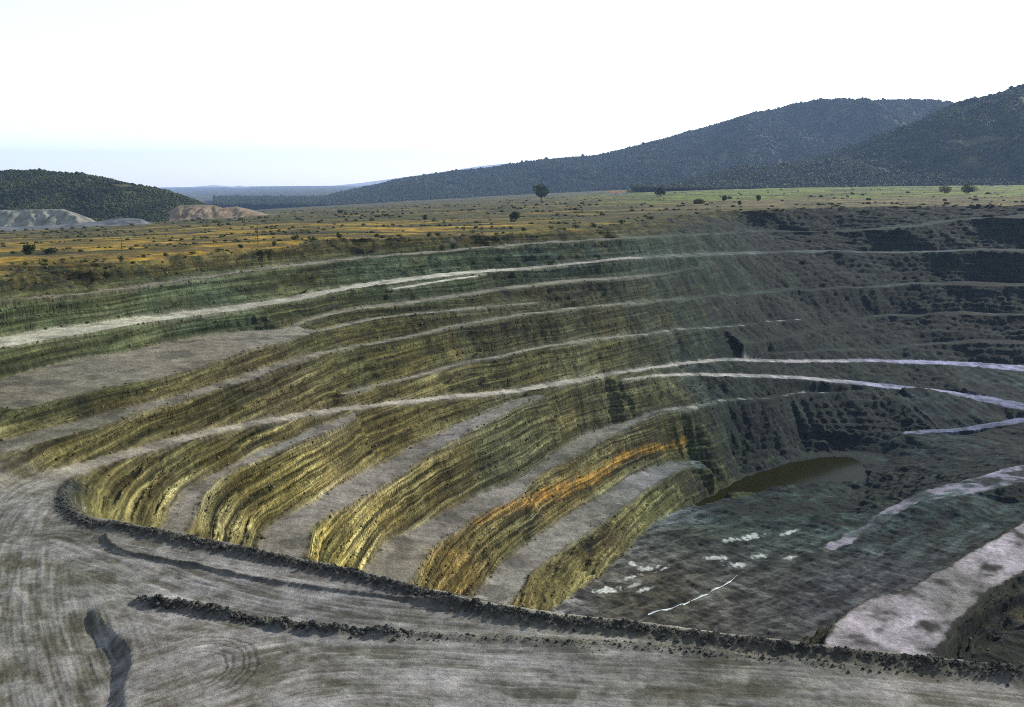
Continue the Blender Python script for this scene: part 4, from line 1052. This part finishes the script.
# ------------------------------------------------------------------ rubble along the berm and the windrow
m_rock = mat_simple('dark_rock', (.022, .024, .024), (.085, .083, .07), 1.2, 0.1)
def rock_geo(r, seed):
    bm = bmesh.new(); bmesh.ops.create_icosphere(bm, subdivisions=1, radius=1)
    q = np.random.default_rng(seed)
    for v in bm.verts: v.co = Vector((v.co.x * q.uniform(.7, 1.2), v.co.y * q.uniform(.7, 1.2), v.co.z * q.uniform(.55, 1.0)))
    V = np.array([v.co[:] for v in bm.verts]); Fc = np.array([[v.index for v in f.verts] for f in bm.faces]); bm.free()
    return V * r, Fc
protos = [rock_geo(1.0, 500 + k) for k in range(8)]
def rubble(name, line, n, spread, smin, smax, label, u0=0.0, u1=1.0):
    L = np.concatenate([[0], np.cumsum(np.hypot(*np.diff(line, axis=0).T))])
    V, Fc, b = [], [], 0
    for k in range(n):
        u = rng.uniform(u0, u1) * L[-1]; x = np.interp(u, L, line[:, 0]) + rng.normal(0, spread); y = np.interp(u, L, line[:, 1]) + rng.normal(0, spread)
        s_ = smin * (smax / smin) ** (rng.uniform() ** 2.8); v, f = protos[k % 8]
        a = rng.uniform(0, 6.28); R_ = np.array([[math.cos(a), -math.sin(a), 0], [math.sin(a), math.cos(a), 0], [0, 0, 1]])
        V.append(v @ R_.T * s_ + np.array([x, y, float(ground_z(np.array([x]), np.array([y]))[0]) + 0.25 * s_])); Fc.append(f + b); b += len(v)
    V = np.concatenate(V); Fc = np.concatenate(Fc)
    me = bpy.data.meshes.new(name); me.from_pydata(V.tolist(), [], Fc.tolist()); me.materials.append(m_rock)
    o = bpy.data.objects.new(name, me); C.objects.link(o)
    return tag(o, label, 'rubble', kind='stuff')
rubble('rock_rubble', F_ridge, 4200, 0.65, 0.05, 0.32, 'dark broken rock heaped along the safety berm at the platform edge', 0.08, 1.0)
rubble('rock_rubble', S2_ridge, 900, 0.5, 0.08, 0.4, 'dark clods along the windrow that crosses the grey platform', 0.0, 0.30)
rubble('rock_rubble', S2_ridge, 700, 0.55, 0.06, 0.22, 'fine clods along the fading end of the windrow', 0.30, 1.0)
# fallen blocks lying along the toes and lips of the benches
ew = (edge + 0.25 * stc * (1 - rightm)) * (YY > 150) * (YY < 460) * (np.abs(TT) < 0.6) * (1 - rwv) * YY
pick = rng.choice(len(XX), 7000, p=(ew / ew.sum()).astype(np.float64) / (ew / ew.sum()).astype(np.float64).sum())
V, Fc, b = [], [], 0
for k, i in enumerate(pick):
    s_ = 0.10 * (0.48 / 0.10) ** (rng.uniform() ** 2.8) * (0.7 + YY[i] / 700); v, f = protos[k % 8]
    a = rng.uniform(0, 6.28); R_ = np.array([[math.cos(a), -math.sin(a), 0], [math.sin(a), math.cos(a), 0], [0, 0, 1]])
    V.append(v @ R_.T * s_ + np.array([XX[i] + rng.uniform(-.3, .3), YY[i], z[i] + CAMZ + 0.2 * s_])); Fc.append(f + b); b += len(v)
me = bpy.data.meshes.new('bench_rubble'); me.from_pydata(np.concatenate(V).tolist(), [], np.concatenate(Fc).tolist())
me.materials.append(mat_simple('clay_blocks', (.05, .045, .022), (.17, .15, .085), 0.4, 0.1))
o = bpy.data.objects.new('rock_rubble', me); C.objects.link(o)
tag(o, 'loose clay blocks fallen along the toes and lips of the stepped benches', 'rubble', kind='stuff')
def boulders(line, n, u0, u1, smin, smax, label, group):
    L = np.concatenate([[0], np.cumsum(np.hypot(*np.diff(line, axis=0).T))])
    mes = []
    for k in range(6):
        bm = bmesh.new(); bmesh.ops.create_icosphere(bm, subdivisions=2, radius=1); q = np.random.default_rng(700 + k)
        ph = q.uniform(0, 9, 3)
        for v in bm.verts:
            c = v.co; f = 1 + .22 * math.sin(3.1 * c.x + ph[0]) + .2 * math.sin(3.7 * c.y + ph[1]) + .15 * math.sin(4.3 * c.z + ph[2]); v.co = Vector((c.x * f * 1.15, c.y * f, c.z * f * .75))
        me = bpy.data.meshes.new('boulder'); bm.to_mesh(me); bm.free(); me.materials.append(m_rock); mes.append(me)
    for k in range(n):
        u = (u0 + (u1 - u0) * (k + rng.uniform(.1, .9)) / n) * L[-1]
        x = np.interp(u, L, line[:, 0]) + rng.normal(0, .35); y = np.interp(u, L, line[:, 1]) + rng.normal(0, .35) - 0.3
        s_ = rng.uniform(smin, smax); o = bpy.data.objects.new('boulder', mes[k % 6]); C.objects.link(o)
        o.location = (x, y, float(ground_z(np.array([x]), np.array([y]))[0]) + .3 * s_); o.rotation_euler = (rng.uniform(-.3, .3), rng.uniform(-.3, .3), rng.uniform(0, 6.28)); o.scale = (s_, s_, s_)
        tag(o, label, 'boulder', group)
boulders(S2_ridge, 16, 0.0, 0.30, 0.2, 0.42, 'dark angular boulder in the rubble windrow on the grey platform', 'boulders in the windrow')
boulders(F_ridge, 18, 0.2, 0.9, 0.2, 0.42, 'dark angular boulder on the safety berm above the pit', 'boulders on the safety berm')

# ------------------------------------------------------------------ haze
m_hz = bpy.data.materials.new('haze_air'); m_hz.use_nodes = True
t_ = m_hz.node_tree; t_.nodes.remove(t_.nodes['Principled BSDF'])
pv = t_.nodes.new('ShaderNodeVolumePrincipled'); pv.inputs['Color'].default_value = (.42, .60, 1.0, 1); pv.inputs['Density'].default_value = 3.4e-5; pv.inputs['Anisotropy'].default_value = 0.0
t_.links.new(pv.outputs[0], t_.nodes['Material Output'].inputs['Volume'])
bm = bmesh.new(); zlo, zhi = -420.0, 1100.0
bmesh.ops.create_cube(bm, size=1, matrix=Matrix.Translation((0, 13000, (zlo + zhi) / 2)) @ Matrix.Diagonal((90000, 40000, zhi - zlo, 1)))
o = obj_bm('haze', bm, m_hz); tag(o, 'thin pale blue summer haze filling the air over the pit and hills', 'haze', kind='stuff')
